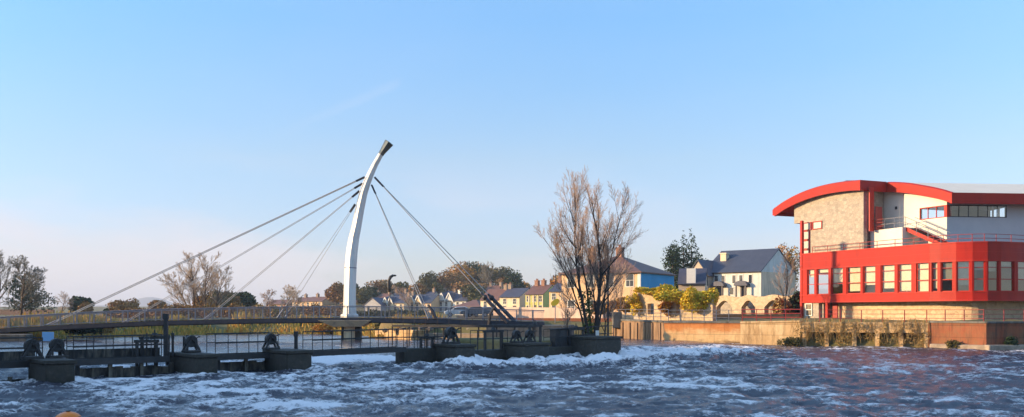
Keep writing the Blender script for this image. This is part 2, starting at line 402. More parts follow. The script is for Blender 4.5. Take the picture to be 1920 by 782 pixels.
# ------------------------------------------------------------------ water
PIERS = []     # (centre, half width along line, half length along flow) filled below for the foam
def water():
    rows = np.concatenate([np.linspace(-30, 19.5, 30), 20 * (160 / 20.0) ** np.linspace(0, 1, 820)])
    s = np.linspace(-1, 1, 1001)
    X = []; Y = []
    for y in rows:
        w = max(22, .585 * y + 4); k = np.clip((np.abs(s) - .94) / .06, 0, 1)
        X.append(np.sign(s) * (np.minimum(np.abs(s), .94) / .94 * w + k * (66 - min(w, 60)) )); Y.append(np.full(s.shape, y))
    X = np.array(X); Y = np.array(Y)
    sl = (X - LA.x) * LUP.x + (Y - LA.y) * LUP.y          # signed distance upstream of the sluice line
    al = (X - LA.x) * LDIR.x + (Y - LA.y) * LDIR.y
    mx = sstep(22, 15, X)
    base = mx * .36 * sstep(2.0, 6.5, sl + .9 * vnoise(al / 2.2, sl / 6, 9))
    ds = -sl                                               # distance downstream
    turb = .62 + 1.1 * np.exp(-((ds - 3.0) / 5.0) ** 2) * sstep(14, 20, al) + .25 * np.exp(-((ds - 8) / 10) ** 2)
    turb = np.where(sl > 7, .22, turb) ; turb = np.where((sl > 1) & (sl <= 7), .22 + (turb - .22) * (1 - (sl - 1) / 6), turb)
    turb = turb * mx + .55 * (1 - mx)
    wx = X + 1.2 * vnoise(X / 6, Y / 6, 1); wy = Y + 1.2 * vnoise(X / 6 + 9, Y / 6, 2)
    h = np.zeros_like(X); foamn = np.zeros_like(X)
    for i, (lam, amp) in enumerate([(7.0, .075), (3.4, .10), (1.7, .115), (.9, .100), (.48, .066), (.26, .032)]):
        ax = lam * 1.05; ay = lam * 1.1
        c, sn = math.cos(.25 * (i % 3 - 1)), math.sin(.25 * (i % 3 - 1))
        a = (wx * c - wy * sn) / ax; b = (wx * sn + wy * c) / ay
        n = vnoise(a, b, 20 + i)
        rd = 1 - 2 * np.abs(n)
        h += amp * (rd * .75 + .35 * vnoise(a + 31, b + 7, 40 + i))
        wx = wx + .12 * lam * vnoise(a + 3, b + 5, 60 + i)
    h -= .05
    Z = base + h * turb
    # bow wave and boil in front of the piers
    for (c, hw, hl) in PIERS:
        du = (X - c.x) * LDIR.x + (Y - c.y) * LDIR.y; dv = -((X - c.x) * LUP.x + (Y - c.y) * LUP.y)
        Z += .13 * np.exp(-((np.abs(du) - hw) / .5) ** 2 - ((dv - hl - .2) / 1.4) ** 2) * (1 + .6 * vnoise(X * 3, Y * 3, 5))
    # foam: crests of lively water, boils below the weir, long slicks
    big = vnoise(X / 7, Y / 8, 70) * .36 + vnoise(X / 1.9, Y / 2.2, 71) * .38 + vnoise(X / .7, Y / .9, 72) * .45
    foam = .10 + 1.7 * (h * turb - .035) + .40 * big
    boil = np.exp(-((ds - 2.2 - .6 * vnoise(al / 3, 0 * al, 8)) / 1.7) ** 2) * sstep(16.5, 20, al) * sstep(20, 13, X)
    foam += .50 * boil * (.6 + .9 * vnoise(X / 1.2, Y / 1.3, 73))
    Z += boil * (.20 * np.abs(vnoise(X / .8, Y / .9, 81)) + .16 * vnoise(X / 1.7, Y / 1.7, 82) + .05 * vnoise(X / .3, Y / .3, 83)) * sstep(7.5, 0, -sl * 0 + np.abs(sl))
    foam += .07 * sstep(47, 38, Y) * sstep(6, -3, X)
    foam += .40 * np.exp(-((sl - 4) / 1.6) ** 2) * (al > 4) * sstep(24, 18, X)
    foam += mx * .22 * np.exp(-((ds - 1.3) / 1.5) ** 2)
    foam += .9 * np.exp(-((sl - 5.2) / 1.5) ** 2) * sstep(15.2, 16, al) * sstep(22.5, 21.5, al)
    for (ax, ay, bx, by, w, k) in [(-12.5, 34.4, -3.6, 40.6, .95, .62), (-4.5, 40.4, 3, 40.2, .9, .45), (-11.5, 30.0, -4, 31.5, 1.2, .5), (3, 33.6, 17, 35.4, .45, .5), (-22, 40.5, -15.5, 43.2, .7, .45),
                                   (-9, 45.5, -3, 47.5, .5, .4), (6, 30.5, 14, 31.5, .4, .45), (-3, 36.5, 8, 37.6, .35, .4), (12, 62, 22, 66, .5, .2)]:
        ex, ey = bx - ax, by - ay; t = np.clip(((X - ax) * ex + (Y - ay) * ey) / (ex * ex + ey * ey), -.05, 1.05)
        q = np.hypot(X - ax - ex * t, (Y - ay - ey * t))
        foam += k * np.exp(-(q / w) ** 2) * (.7 + .9 * vnoise(X / 1.6, Y / 1.4, 75))
    foam = np.where((sl > 7.5) & (X < 18), foam * .55 - .06, foam)
    foam += .10 * (vnoise(X / .45, Y / .5, 91) + vnoise(X / .22, Y / .3, 92)) - .02
    Z += .03 * np.clip(foam, 0, 1)
    ny, nx = X.shape
    return grid_mesh('river_water', np.stack([X, Y, Z], -1).reshape(-1, 3), nx, ny, water_mat(), {'foam': foam, 'calm': mx * sstep(5.5, 9, sl)})
def water_mat():
    m, nt, b = new_mat('rushing_river_water')
    at = N(nt, 'ShaderNodeAttribute', attribute_name='foam')
    v = coords(nt, 'Object', (1.0, .95, 1))
    n1 = noise(nt, v, 1.6, 12, .8); n2 = noise(nt, v, 5, 8, .8)
    a = N(nt, 'ShaderNodeMath', operation='MULTIPLY_ADD'); nt.links.new(n1, a.inputs[0]); a.inputs[1].default_value = 2.4; nt.links.new(at.outputs['Fac'], a.inputs[2])
    a2 = N(nt, 'ShaderNodeMath', operation='MULTIPLY_ADD'); nt.links.new(n2, a2.inputs[0]); a2.inputs[1].default_value = 1.8; nt.links.new(a.outputs[0], a2.inputs[2])
    fac = ramp(nt, a2.outputs[0], [(.86, (0, 0, 0)), (1.0, (.35, .35, .35))])
    mr = N(nt, 'ShaderNodeMapRange'); mr.interpolation_type = 'SMOOTHSTEP'; nt.links.new(a2.outputs[0], mr.inputs[0]); mr.inputs[1].default_value = 2.26; mr.inputs[2].default_value = 2.74
    nt.links.new(mixc(nt, mr.outputs[0], (.060, .054, .068), (.92, .86, .84)), b.inputs['Base Color'])
    rr = N(nt, 'ShaderNodeMapRange'); nt.links.new(mr.outputs[0], rr.inputs[0]); rr.inputs[3].default_value = .20; rr.inputs[4].default_value = .8; nt.links.new(rr.outputs[0], b.inputs['Roughness'])
    b.inputs['IOR'].default_value = 1.33
    bumpit(nt, b, noise(nt, coords(nt, 'Object', (1.1, .9, 1)), 3.2, 8, .75), .9, .13)
    ca_ = N(nt, 'ShaderNodeAttribute', attribute_name='calm'); q = N(nt, 'ShaderNodeMapRange'); nt.links.new(ca_.outputs['Fac'], q.inputs[0]); q.inputs[3].default_value = .9; q.inputs[4].default_value = .16
    nt.links.new(q.outputs[0], b.inputs['Normal'].links[0].from_node.inputs['Strength'])
    return m

# ------------------------------------------------------------------ sluice weir
def LP(p2, z): return (p2.x, p2.y, z)
def pier(px, W, L, ztop, label, off=-1.8, chamfer=.12):
    fr = line_at_px(px, off); fl = fr - LDIR * W; bl = fl + LUP * L; brr = fr + LUP * L
    t = thing('sluice_pier', label, 'pier', ((fr.x + bl.x) / 2, (fr.y + bl.y) / 2, -1), 0, 'dark concrete piers of the sluice')
    MB().prism([fl, fr, brr, bl], -1.2, ztop - .16).build('shaft', M['concrete'], t, bevel=.06)
    g = .07
    a, b_, c, d = fl - LDIR * g - LUP * g, fr + LDIR * g - LUP * g, brr + LDIR * g + LUP * g, bl - LDIR * g + LUP * g
    MB().prism([a, b_, c, d], ztop - .16, ztop).build('coping', M['concrete'], t, bevel=.03)
    PIERS.append(((fl + fr + bl + brr) / 4, W / 2, L / 2)); return (fl, fr, brr, bl)
pr = [pier(141, 1.15, 2.9, 1.0, 'dark concrete sluice pier at the far left carrying two black winches', -2.5),
      pier(409, 1.0, 3.6, 1.06, 'dark block pier under the tall black post, second from the left bank', -2.1),
      pier(585, 1.35, 2.6, 1.1, 'dark pier at the open water gap, where the timber gates end', -1.7),
      pier(891, 1.35, 2.4, 1.16, 'weathered grey pier with a winch, midway along the low concrete weir wall', -1.3),
      pier(1030, 1.9, 2.2, 1.12, 'wide dark pier next left of the tree-topped end pier, foam at its foot', -1.2),
      pier(1165, 2.3, 3.2, 1.42, 'massive dark end pier below the bare ivy-clad tree', -1.4)]
def rail_run(parent, a, b, z, n, h=1.0, mt='iron', bars=(1.0, .55), pr_=.022, rr=.022, postname='rail_post'):
    a = Vector(a[:2]); b = Vector(b[:2]); za, zb = (z if hasattr(z, '__len__') else (z, z))
    r = MB()
    for k in bars: r.tube((a.x, a.y, za + h * k), (b.x, b.y, zb + h * k), rr, n=6)
    o = r.build('handrail', M[mt], parent)
    for i in range(n + 1):
        t = i / n; p = a.lerp(b, t); zz = lerp(za, zb, t)
        MB().tube((p.x, p.y, zz - .02), (p.x, p.y, zz + h), pr_, n=6).build(postname, M[mt], parent)
def walkway(pxa, pxb, label, n, z0=.86, z1=.86, ea=0, eb=0):
    a = line_at_px(pxa, .2) - LDIR * ea; b = line_at_px(pxb, .2) + LDIR * eb
    t = thing('sluice_walkway', label, 'walkway', (a.x, a.y, z0), 0, 'iron walkways over the sluice bays')
    def sl(oa, ob, za, zb, m, name):
        q = [a + LUP * oa, b + LUP * oa, b + LUP * ob, a + LUP * ob]; zz = [z0, z1, z1, z0]
        MB().hexa([(p.x, p.y, z + za) for p, z in zip(q, zz)], [(p.x, p.y, z + zb) for p, z in zip(q, zz)]).build(name, m, t)
    sl(-.02, .06, -.22, .06, M['iron'], 'side_beam'); sl(1.04, 1.12, -.22, .06, M['iron'], 'side_beam'); sl(.062, 1.038, -.06, 0, M['timber'], 'deck')
    if pxa < 200:
        q = [a + LUP * 1.3, b + LUP * 1.3, b + LUP * 1.36, a + LUP * 1.36]; MB().prism(q, z0 + .0, z0 + .46).build('kick_board', M['timber'], t)
    for o, kk in ((.02, n), (1.08, n)):
        rail_run(t, a + LUP * o, b + LUP * o, (z0 + .06, z1 + .06), kk, 1.0)
    return t
walkway(30, 80, 'iron walkway running out of view at the left of the first pier', 5, .80, .82, ea=9)
walkway(138, 318, 'iron walkway with rails between the two leftmost piers', 5, .82, .86)
walkway(404, 522, 'iron walkway over the timber-gated bay between the post pier and gap pier', 3, .86, .88)
walkway(586, 762, 'slender iron footway crossing the wide open gap of white water', 5, .90, .98)
# low solid walls
def lowwall(pxa, pxb, z1, label, off=.7, th=.9, z1b=None):
    a = line_at_px(pxa, off); b = line_at_px(pxb, off)
    o = tag(MB().wall(a, b, -1.2, z1, th, z1b).build('weir_wall', M['concrete'], bevel=.05), label, 'weir wall', 'low concrete weir walls'); return o
lowwall(757, 852, .92, 'low concrete weir wall starting at the open gap, left of the winch pier')
lowwall(885, 972, .70, 'low weir wall between the winch pier and the wide dark pier, water pouring below')
lowwall(1020, 1110, .74, 'low weir wall just before the end pier with the tree', z1b=.82)
for pa, pb, n, la in ((757, 852, 5, 'black iron railing on the weir wall beside the open gap'), (895, 965, 5, 'black iron railing on the weir wall between winch pier and wide pier'), (1033, 1150, 7, 'black iron railing leading to the tree at the end pier')):
    a = line_at_px(pa, .8); b = line_at_px(pb, .8); zr = .92 if pa < 800 else .72; t = thing('iron_railing', la, 'railing', (a.x, a.y, 1.04), 0, 'iron railings on the weir walls')
    rail_run(t, a, b, (zr, zr + (0 if pa < 1000 else .2)), n, 1.15)
    rail_run(t, a + LUP * .7, b + LUP * .7, (zr, zr + (0 if pa < 1000 else .2)), n, 1.15)
# timber gates
def gate(pxa, pxb, ztop, label, off=.75):
    a = line_at_px(pxa, off); b = line_at_px(pxb, off); L = (b - a).length; n = int(L / .34)
    t = thing('sluice_gate', label, 'sluice gate', (a.x, a.y, 0), 0, 'timber sluice gates')
    m = MB()
    for i in range(n):
        p = a + LDIR * (L * (i + .015) / n); q = a + LDIR * (L * (i + .985) / n); k = random.Random(i).uniform(0, .05)
        m.wall(p - LUP * k, q - LUP * k, -.9, ztop - random.Random(i + 9).uniform(0, .1), .12)
    m.build('boards', M['timber'], t)
    for i in range(0, n, 4):
        p = a + LDIR * (L * i / n) - LUP * .22; MB().wall(p, p + LDIR * .16, -.9, ztop + .1, .16).build('upright', M['timber'], t)
gate(140, 330, .50, 'streaked timber gate boards under the walkway between the two leftmost piers')
gate(404, 530, .55, 'dark timber gate boards between the post pier and the gap pier', .85)
gate(-60, 84, .1, 'low timber gate boards at the left edge in churning water')
# winches
def winch(pos, z, s, label, rz=.69):
    t = thing('gate_winch', label, 'winch', (pos.x, pos.y, z), rz, 'black winches of the sluice gates')
    m = MB().box(-.42 * s, .42 * s, -.25 * s, .25 * s, 0, .1 * s)
    m.build('base', M['iron'], t, world=False, bevel=.01)
    m = MB()
    for y in (-.18, .18):
        m.beam((-.36 * s, y * s, .1 * s), (0, y * s, .78 * s), .09 * s, .09 * s); m.beam((.36 * s, y * s, .1 * s), (.0, y * s, .78 * s), .09 * s, .09 * s)
        m.beam((-.22 * s, y * s, .38 * s), (.22 * s, y * s, .38 * s), .07 * s, .07 * s)
    m.build('side_frame', M['iron'], t, world=False)
    m = MB().path([(-.02, -.13 * s, .55 * s), (-.02, .13 * s, .55 * s)], .3 * s, 16); m.build('gear_wheel', M['iron'], t, world=False)
    m = MB().path([(0, -.34 * s, .62 * s), (0, .34 * s, .62 * s)], .05 * s, 8)
    m.path([(0, -.33 * s, .62 * s), (.25 * s, -.33 * s, .78 * s), (.25 * s, -.5 * s, .78 * s)], .03 * s, 6); m.build('crank', M['iron'], t, world=False)
def pc(i, u, v):
    fl, fr, brr, bl = pr[i]; a = fl.lerp(fr, u); b = bl.lerp(brr, u); return a.lerp(b, v)
winch(pc(0, .0, .75), 1.0, 1.0, 'leftmost black gate winch, left one of two on the first pier')
winch(pc(0, .9, .8), 1.0, 1.0, 'black gate winch right of the pale blue sign on the first pier')
winch(pc(1, .5, .55), 1.08, .95, 'black A-frame winch on top of the pier with the tall post')
winch(pc(2, .1, .8), 1.1, .95, 'black winch on the pier left of the wide open gap')
winch(pc(3, .5, .6), 1.16, 1.15, 'tall dark winch on the weathered pier midway along the weir wall')
winch(pc(4, .2, .6), 1.12, .9, 'dark winch on the wide pier, left one of two there')
winch(pc(4, .85, .7), 1.12, .9, 'dark winch on the wide pier, nearer the tree')
def post(px, off, z0, z1, r, label, head=True):
    p = line_at_px(px, off)
    t = thing('gate_post', label, 'post', (p.x, p.y, z0), 0, 'black gate posts on the sluice')
    MB().box(-r, r, -r, r, 0, z1 - z0 - .1).build('shaft', M['iron'], t, world=False, bevel=.01)
    if head: MB().box(-r * 1.35, r * 1.35, -r * 1.2, r * 1.2, z1 - z0 - .26, z1 - z0).build('head', M['iron'], t, world=False, bevel=.02)
post(311, .6, .9, 2.92, .09, 'tallest thick black post standing against the footbridge deck')
post(324, .4, .9, 2.0, .05, 'shorter black post close beside the tallest post')
post(351, .2, .9, 2.0, .05, 'thin black post just left of the A-frame winch', False)
post(555, .2, 1.0, 2.0, .08, 'single black post on the pier left of the open gap')
post(113, .2, .9, 1.75, .07, 'short black post between the two winches of the first pier')
post(345, 1.4, .9, 1.9, .05, 'slim black post behind the walkway right of the tallest post', False)
def lift_frame(px, off, z, W_, Hh, label):
    p = line_at_px(px, off); t = thing('lifting_frame', label, 'lifting frame', (p.x, p.y, z), math.atan2(LDIR.y, LDIR.x), 'iron lifting frames of the sluice')
    for sx_ in (-1, 1): MB().box(sx_ * W_ / 2 - .06, sx_ * W_ / 2 + .06, -.07, .07, -.5, Hh).build('upright', M['iron'], t, world=False)
    MB().box(-W_ / 2 - .12, W_ / 2 + .12, -.09, .09, Hh, Hh + .14).build('crossbeam', M['iron'], t, world=False)
    MB().tube((0, 0, -.8), (0, 0, Hh + .45), .035, n=6).build('lifting_screw', M['iron'], t, world=False)
    MB().path([(0, 0, Hh + .16), (0, 0, Hh + .30)], [.17, .11], 10).build('gearbox', M['iron'], t, world=False)
lift_frame(275, .9, .9, .9, .65, 'low iron lifting frame above the boards just left of the tallest post')
lift_frame(290, 1.3, .9, 1.2, .8, 'wider iron lifting frame crowding the tallest post')
lift_frame(925, .9, 1.0, 1.3, .75, 'iron lifting frame on the weir wall right of the midway pier')
lift_frame(1003, .9, 1.1, .9, .95, 'tall iron lifting frame on the wide dark pier')
lift_frame(1080, .9, 1.1, 1.2, .7, 'iron lifting frame between the black cabinet and the bare tree')
lift_frame(800, .9, .95, .8, .5, 'small iron lifting frame at the start of the weir wall')
# dark bin and equipment box on the platform before the tree
p = line_at_px(1047, 1.2); t = thing('equipment_cabinet', 'black equipment cabinet on the weir wall left of the bare tree', 'cabinet', (p.x, p.y, .76), .69)
MB().box(-.5, .5, -.3, .3, 0, 1.1).build('housing', M['iron'], t, world=False, bevel=.03)
MB().box(-.55, .55, -.35, .35, 1.1, 1.17).build('lid', M['iron'], t, world=False, bevel=.02)
# island behind the last bays, carrying the tree
isl = [line_at_px(1000, 1.3), line_at_px(1112, 1.3), line_at_px(1150, 1.8), line_at_px(1150, 1.8) + LUP * 7, line_at_px(1000, 1.3) + LUP * 9]
struct(MB().prism([(q.x, q.y) for q in isl], -1.3, 1.15).build('land_spit', M['ground'], bevel=.2))

# ------------------------------------------------------------------ cable stayed footbridge
BY = 90.0
def bz(x):
    pts = [(-75, -.1), (-60, .8), (-48, 1.38), (-40, 1.82), (-33, 2.12), (-24, 2.32), (-15.2, 2.42), (-8, 2.32), (-1, 2.12), (3, 2.0)]
    for (a, za), (b, zb) in zip(pts, pts[1:]):
        if a <= x <= b: return lerp(za, zb, (x - a) / (b - a))
    return 2.0
br = thing('cable_stayed_footbridge', 'slender footbridge hung on cables from one curved white mast', 'footbridge', (-15.2, BY, .3))
xs = [-62 + i * 65 / 64 for i in range(65)]
def ribbon(y0, y1, d0, d1):
    m = MB(); n = 0
    for x in xs:
        z = bz(x)
        m.v += [(x, y0, z + d0), (x, y1, z + d0), (x, y1, z + d1), (x, y0, z + d1)]
    for i in range(len(xs) - 1):
        a = i * 4; b = a + 4
        for j in range(4):
            k = (j + 1) % 4; m.f.append((a + j, b + j, b + k, a + k))
    m.f += [(0, 1, 2, 3), (len(m.v) - 1, len(m.v) - 2, len(m.v) - 3, len(m.v) - 4)]
    return m
ribbon(BY - 1.3, BY + 1.3, -.1, 0).build('deck', M['paving'], br)
ribbon(BY - 1.42, BY - 1.302, -.34, .06).build('edge_beam', M['steeldark'], br)
ribbon(BY + 1.302, BY + 1.42, -.34, .06).build('edge_beam', M['steeldark'], br)
ribbon(BY - .5, BY + .5, -.42, -.104).build('spine_beam', M['steeldark'], br)
for side in (-1, 1):
    y = BY + side * 1.36
    m = MB(); m.path([(x, y, bz(x) + 1.12) for x in xs], .045, 6); m.path([(x, y, bz(x) + .16) for x in xs], .025, 5); m.path([(x, y, bz(x) + 1.0) for x in xs], .02, 5)
    hr = m.build('railing', M['galv'], br)
    m = MB(); x = -62
    while x < 3:
        z = bz(x); m.tube((x, y, z + .16), (x, y, z + 1.0), .011, n=4); x += .135
    m.build('infill_bars', M['galv'], hr)
    m = MB()
    x = -62
    while x < 3:
        MB().box(x - .045, x + .045, y - .06, y + .06, bz(x) + .06, bz(x) + 1.14).build('post', M['galv'], hr); x += 1.56
# mast
prof = [(655.5, 590, 13), (655.5, 575, 11.8), (656, 540, 11.4), (657.5, 500, 11.2), (660, 470, 10.8), (663.5, 446, 10.2), (668.5, 424, 9.3), (674.5, 392, 8.6), (681, 363, 7.9), (687, 345, 7.3), (693.5, 329, 6.6), (703.5, 308, 5.7), (714, 289.5, 5.0)]
def loft(pf, m=None):
    m = m or MB(); b0 = len(m.v)
    for i, (px, py, r) in enumerate(pf):
        c = P(px, py, BY); a = P(*pf[max(0, i - 1)][:2], BY); b = P(*pf[min(len(pf) - 1, i + 1)][:2], BY)
        d = (b - a).normalized(); x = Vector((d.z, 0, -d.x)); r = r / F * BY; k = .32
        # rounded-diamond section, a ridge towards the viewer
        for (u, v) in ((1, 0), (k + .22, -.72 + .1), (0, -1), (-k - .22, -.62), (-1, 0), (-k - .22, .62), (0, 1), (k + .22, .62)):
            q = c + x * r * u + Vector((0, 1.05 * r * v, 0)); m.v.append(tuple(q))
    for i in range(len(pf) - 1):
        for j in range(8):
            k = (j + 1) % 8; m.f.append((b0 + i * 8 + j, b0 + i * 8 + k, b0 + i * 8 + 8 + k, b0 + i * 8 + 8 + j))
    m.f.append(tuple(b0 + j for j in reversed(range(8)))); n = b0 + (len(pf) - 1) * 8; m.f.append(tuple(n + j for j in range(8)))
    return m
mast = loft(prof).build('mast', M['mastwhite'], br)
loft([(713.9, 289.8, 5.4), (717, 285, 5.8), (729.5, 267.5, 9.2), (730, 266.8, 8.6)]).build('cap', M['mastcap'], mast)
loft([(657.2, 503, 11.6), (657.3, 501, 11.6)]).build('joint_band', M['galv'], mast)
loft([(655.5, 595, 17), (655.5, 590, 16.5), (655.5, 588.6, 14.5)]).build('foot_collar', M['mastwhite'], mast)
# pier and corbel
m = MB(); c0 = P(655, 600, BY)
for (hw, z0, z1) in ((2.5, 1.98, 2.22),):
    m.hexa([(c0.x - 1.3, BY - 1.2, z0 - .35), (c0.x + 1.3, BY - 1.2, z0 - .35), (c0.x + 1.3, BY + 1.2, z0 - .35), (c0.x - 1.3, BY + 1.2, z0 - .35)],
           [(c0.x - 2.6, BY - 1.75, z1), (c0.x + 2.3, BY - 1.75, z1), (c0.x + 2.3, BY + 1.75, z1), (c0.x - 2.6, BY + 1.75, z1)])
m.build('corbel', M['cream'], br, bevel=.03)
m = MB(); m.path([(c0.x, BY, -1.4), (c0.x, BY, 1.65)], .52, 20); m.build('column', M['cream'], br)
m = MB(); m.box(c0.x - .9, c0.x + .95, BY + .7, BY + 1.5, -1.4, 1.62); m.build('pier_wall', M['concrete_wall'], br)
# stays
def stay(top, bot, sx, r=.029, sp=1.45):
    a = P(top[0], top[1], BY); b = P(bot[0], bot[1], BY)
    for side in (-1, 1):
        aa = a + Vector((0, side * .2, 0)); bb = Vector((b.x, BY + side * sp, b.z)); d = (bb - aa).normalized()
        cb = MB().tube(aa, bb, r, n=6).build('stay_cable', M['cable'], br)
        MB().tube(aa, aa + d * .9, .075, .06, n=8).build('socket', M['steeldark'], cb)
        MB().tube(bb - d * .9, bb, .07, .09, n=8).build('anchor_sleeve', M['galv'], cb)
for tp, bt, rr_ in (((684, 332), (92, 609), .04), ((680, 344), (232, 606), .026), ((674, 358), (385, 599), .026), ((666, 383), (527, 596), .024)): stay(tp, bt, -1, rr_, 1.45 if tp[0] == 666 else .35)
stay((697, 347), (806, 598), 1, .035)
# back stays to leaning anchor arms
for k, (bx, by_, yy) in enumerate(((952, 604, -1.5), (966, 604, 1.5))):
    a = P(703, 333, BY) + Vector((0, .25 * (-1) ** (k + 1), 0)); b = P(bx, by_, BY); b.y = BY + yy
    d = (b - a); e = a + d * .83; u = d.normalized()
    cb = MB().tube(a, e, .042, n=6).build('stay_cable', M['cable'], br)
    MB().tube(a, a + u * 1.2, .10, .07, n=8).build('socket', M['steeldark'], cb)
    arm = MB().path([e - u * .5, e, b], [.10, .17, .20], 8).build('anchor_arm', M['steeldark'], br)
    MB().ball(e, .26, .26, .26, 10, 6).build('pin', M['iron'], arm)
m = MB(); q = P(919, 588, BY - 1.5); m.path([P(928, 575, BY - 1.5), q, P(913, 636, BY - 1.5)], [.09, .13, .16], 6); m.build('anchor_prop', M['iron'], br)
a = P(810, 596, BY - 1.45); m = MB(); m.path([P(803, 571, BY - 1.45), P(811, 584, BY - 1.45), P(818, 598, BY - 1.45)], [.08, .17, .14], 6); m.build('anchor_arm', M['steeldark'], br)
# right landing and left abutment
m = MB(); m.prism([(-2.4, BY - 2.2), (5.2, BY - 2.6), (6, BY + 2.4), (-2.4, BY + 2.2)], -1.4, 1.78)
o = tag(m.build('bridge_abutment', M['concrete_wall'], bevel=.06), 'squat concrete abutment where the footbridge lands near the stay anchors', 'abutment'); 
m = MB(); m.prism([(-70, 86.2), (-43.6, 86.2), (-43.6, 87.4), (-46.6, 93), (-70, 93)], -1.4, .98)
tag(m.build('bridge_abutment', M['concrete_wall'], bevel=.06), 'long grey concrete abutment wall behind the pale blue sign', 'abutment')
t = thing('river_sign', 'pale blue blank sign on a post at the grey abutment', 'sign', P(90, 650, 46))
q = P(90, 631.5, 46); MB().box(q.x - .28, q.x + .28, 45.98, 46.02, q.z - .21, q.z + .23).build('board', M['signblue'], t, bevel=.01)
MB().box(q.x - .035 + .2, q.x + .035 + .2, 46.021, 46.09, .6, q.z + .2).build('post', M['iron'], t)
# fish pass walkway behind the weir
a = Vector((Xp(735, 76), 76)); b = Vector((Xp(1000, 72), 72)); t = thing('fish_pass_walkway', 'dark raised gangway behind the weir wall below the footbridge', 'walkway', (a.x, a.y, .3))
MB().wall(a, b, 1.82, 1.98, 1.0, 2.02).build('deck', M['iron'], t)
for i in range(9):
    p = a.lerp(b, i / 8); MB().tube((p.x, p.y + .2, -1.2), (p.x, p.y + .2, 1.82), .055, n=6).build('leg', M['iron'], t)
rail_run(t, a, b, 1.98, 12, .5, bars=(1.0,))

# ------------------------------------------------------------------ quay walls
def qwall(a, b, z1, m, label, th=1.0, z1b=None, coping=True):
    t = thing('quay_wall', label, 'quay wall', (a[0], a[1], 0), 0)
    MB().wall(a, b, -1.5, z1, th, z1b).build('face', m, t)
    if coping:
        av = Vector(a); bv = Vector(b); n = Vector((-(bv - av).y, (bv - av).x)).normalized()
        q = [av - n * .08, bv - n * .08, bv + n * (th + .05), av + n * (th + .05)]; zz = [z1, z1b or z1, z1b or z1, z1]
        MB().hexa([(p.x, p.y, z + .003) for p, z in zip(q, zz)], [(p.x, p.y, z + .16) for p, z in zip(q, zz)]).build('coping', M['quaycream'] if m is M['quaycream'] else M['concrete_wall'], t, bevel=.02)
    return t
P0, P1, P1b, P2, P3, P4, P5, P6 = (10.1, 97), (14.25, 90), (20.6, 86.6), (25.2, 84), (34.45, 79.5), (37.3, 75.5), (50, 78), (62, 84)
wa = qwall(P0, P1, 2.15, M['quaybrown'], 'brown streaked quay wall angled back beside the end pier', z1b=2.0)
for i in range(7):
    p = Vector(P0).lerp(Vector(P1), (i + .5) / 7); d = (Vector(P1) - Vector(P0)).normalized(); n = Vector((-d.y, d.x))
    MB().prism([p - d * .14 - n * .12, p + d * .14 - n * .12, p + d * .14 - n * .002, p - d * .14 - n * .002], -1.5, 1.97).build('pilaster', M['quaybrown'], wa)
qwall(P1, P1b, 1.96, M['quay'], 'orange stained sunlit quay wall below the yellow creeper', z1b=1.98)
qwall(P1b, P2, 1.98, M['quaycream'], 'pale cream quay wall below the red railing', z1b=2.1)
# wall under the red building: upper face carried on stubs over a dark recess
av, bv = Vector(P2), Vector(P3); d = (bv - av).normalized(); n = Vector((-d.y, d.x))
wc = thing('quay_wall', 'overgrown undercut quay wall with pale stub supports below the red building', 'quay wall', (P2[0], P2[1], 0))
MB().wall(av, bv, 1.25, 2.12, 1.5).build('face', M['quaycream'], wc)
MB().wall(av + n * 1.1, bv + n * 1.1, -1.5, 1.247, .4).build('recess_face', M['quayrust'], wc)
L = (bv - av).length
for i, u in enumerate((.02, .20, .42, .60, .78, .97)):
    p = av + d * (L * u); MB().prism([p, p + d * .34, p + d * .34 + n * 1.095, p + n * 1.095], -1.5, 1.247).build('stub_support', M['quaycream'], wc)
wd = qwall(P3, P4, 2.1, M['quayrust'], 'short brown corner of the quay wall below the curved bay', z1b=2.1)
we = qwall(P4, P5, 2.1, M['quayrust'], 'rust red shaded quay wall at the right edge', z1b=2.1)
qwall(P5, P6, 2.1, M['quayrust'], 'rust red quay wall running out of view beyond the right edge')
dv = (Vector(P5) - Vector(P4)).normalized(); nv = Vector((-dv.y, dv.x))
m = MB(); q = Vector(P4) - nv * .7 - dv * .3; m.wall(q, Vector(P5) - nv * .6, -1.5, .42, .7); m.build('footing_ledge', M['rock'], we, bevel=.1)
q0 = Vector(P3) - Vector((.3, .9)); m = MB(); m.wall(q0, Vector(P4) - nv * .75, -1.5, .40, .7); m.build('footing_ledge', M['rock'], wd, bevel=.1)
# upstream low walls on the far right bank
def bankwall(pxa, da, pxb, db, z1, m, label, cat='embankment wall', z0=-1.5, z1b=None):
    return tag(MB().wall((Xp(pxa, da), da), (Xp(pxb, db), db), z0, z1, .8, z1b).build('embankment_wall', m, bevel=.05), label, cat)
bankwall(703, 97, 792, 91, 1.25, M['quaycream'], 'low cream river wall right of the mast column')
bankwall(792, 96, 935, 92.5, .9, M['rock'], 'low rubble river wall left of the stay anchors')
bankwall(-30, 230, 100, 230, 3.6, M['brick'], 'brownish boundary wall far behind the bridge at the left edge', 'boundary wall', 1)
bankwall(925, 138, 1130, 124, 3.72, M['pink'], 'long pinkish garden wall in front of the terraced houses', 'garden wall', 1.5, 3.5)
bankwall(935, 104, 1150, 99, 2.35, M['quayrust'], 'orange brown riverside wall behind the bare tree', 'riverside wall')
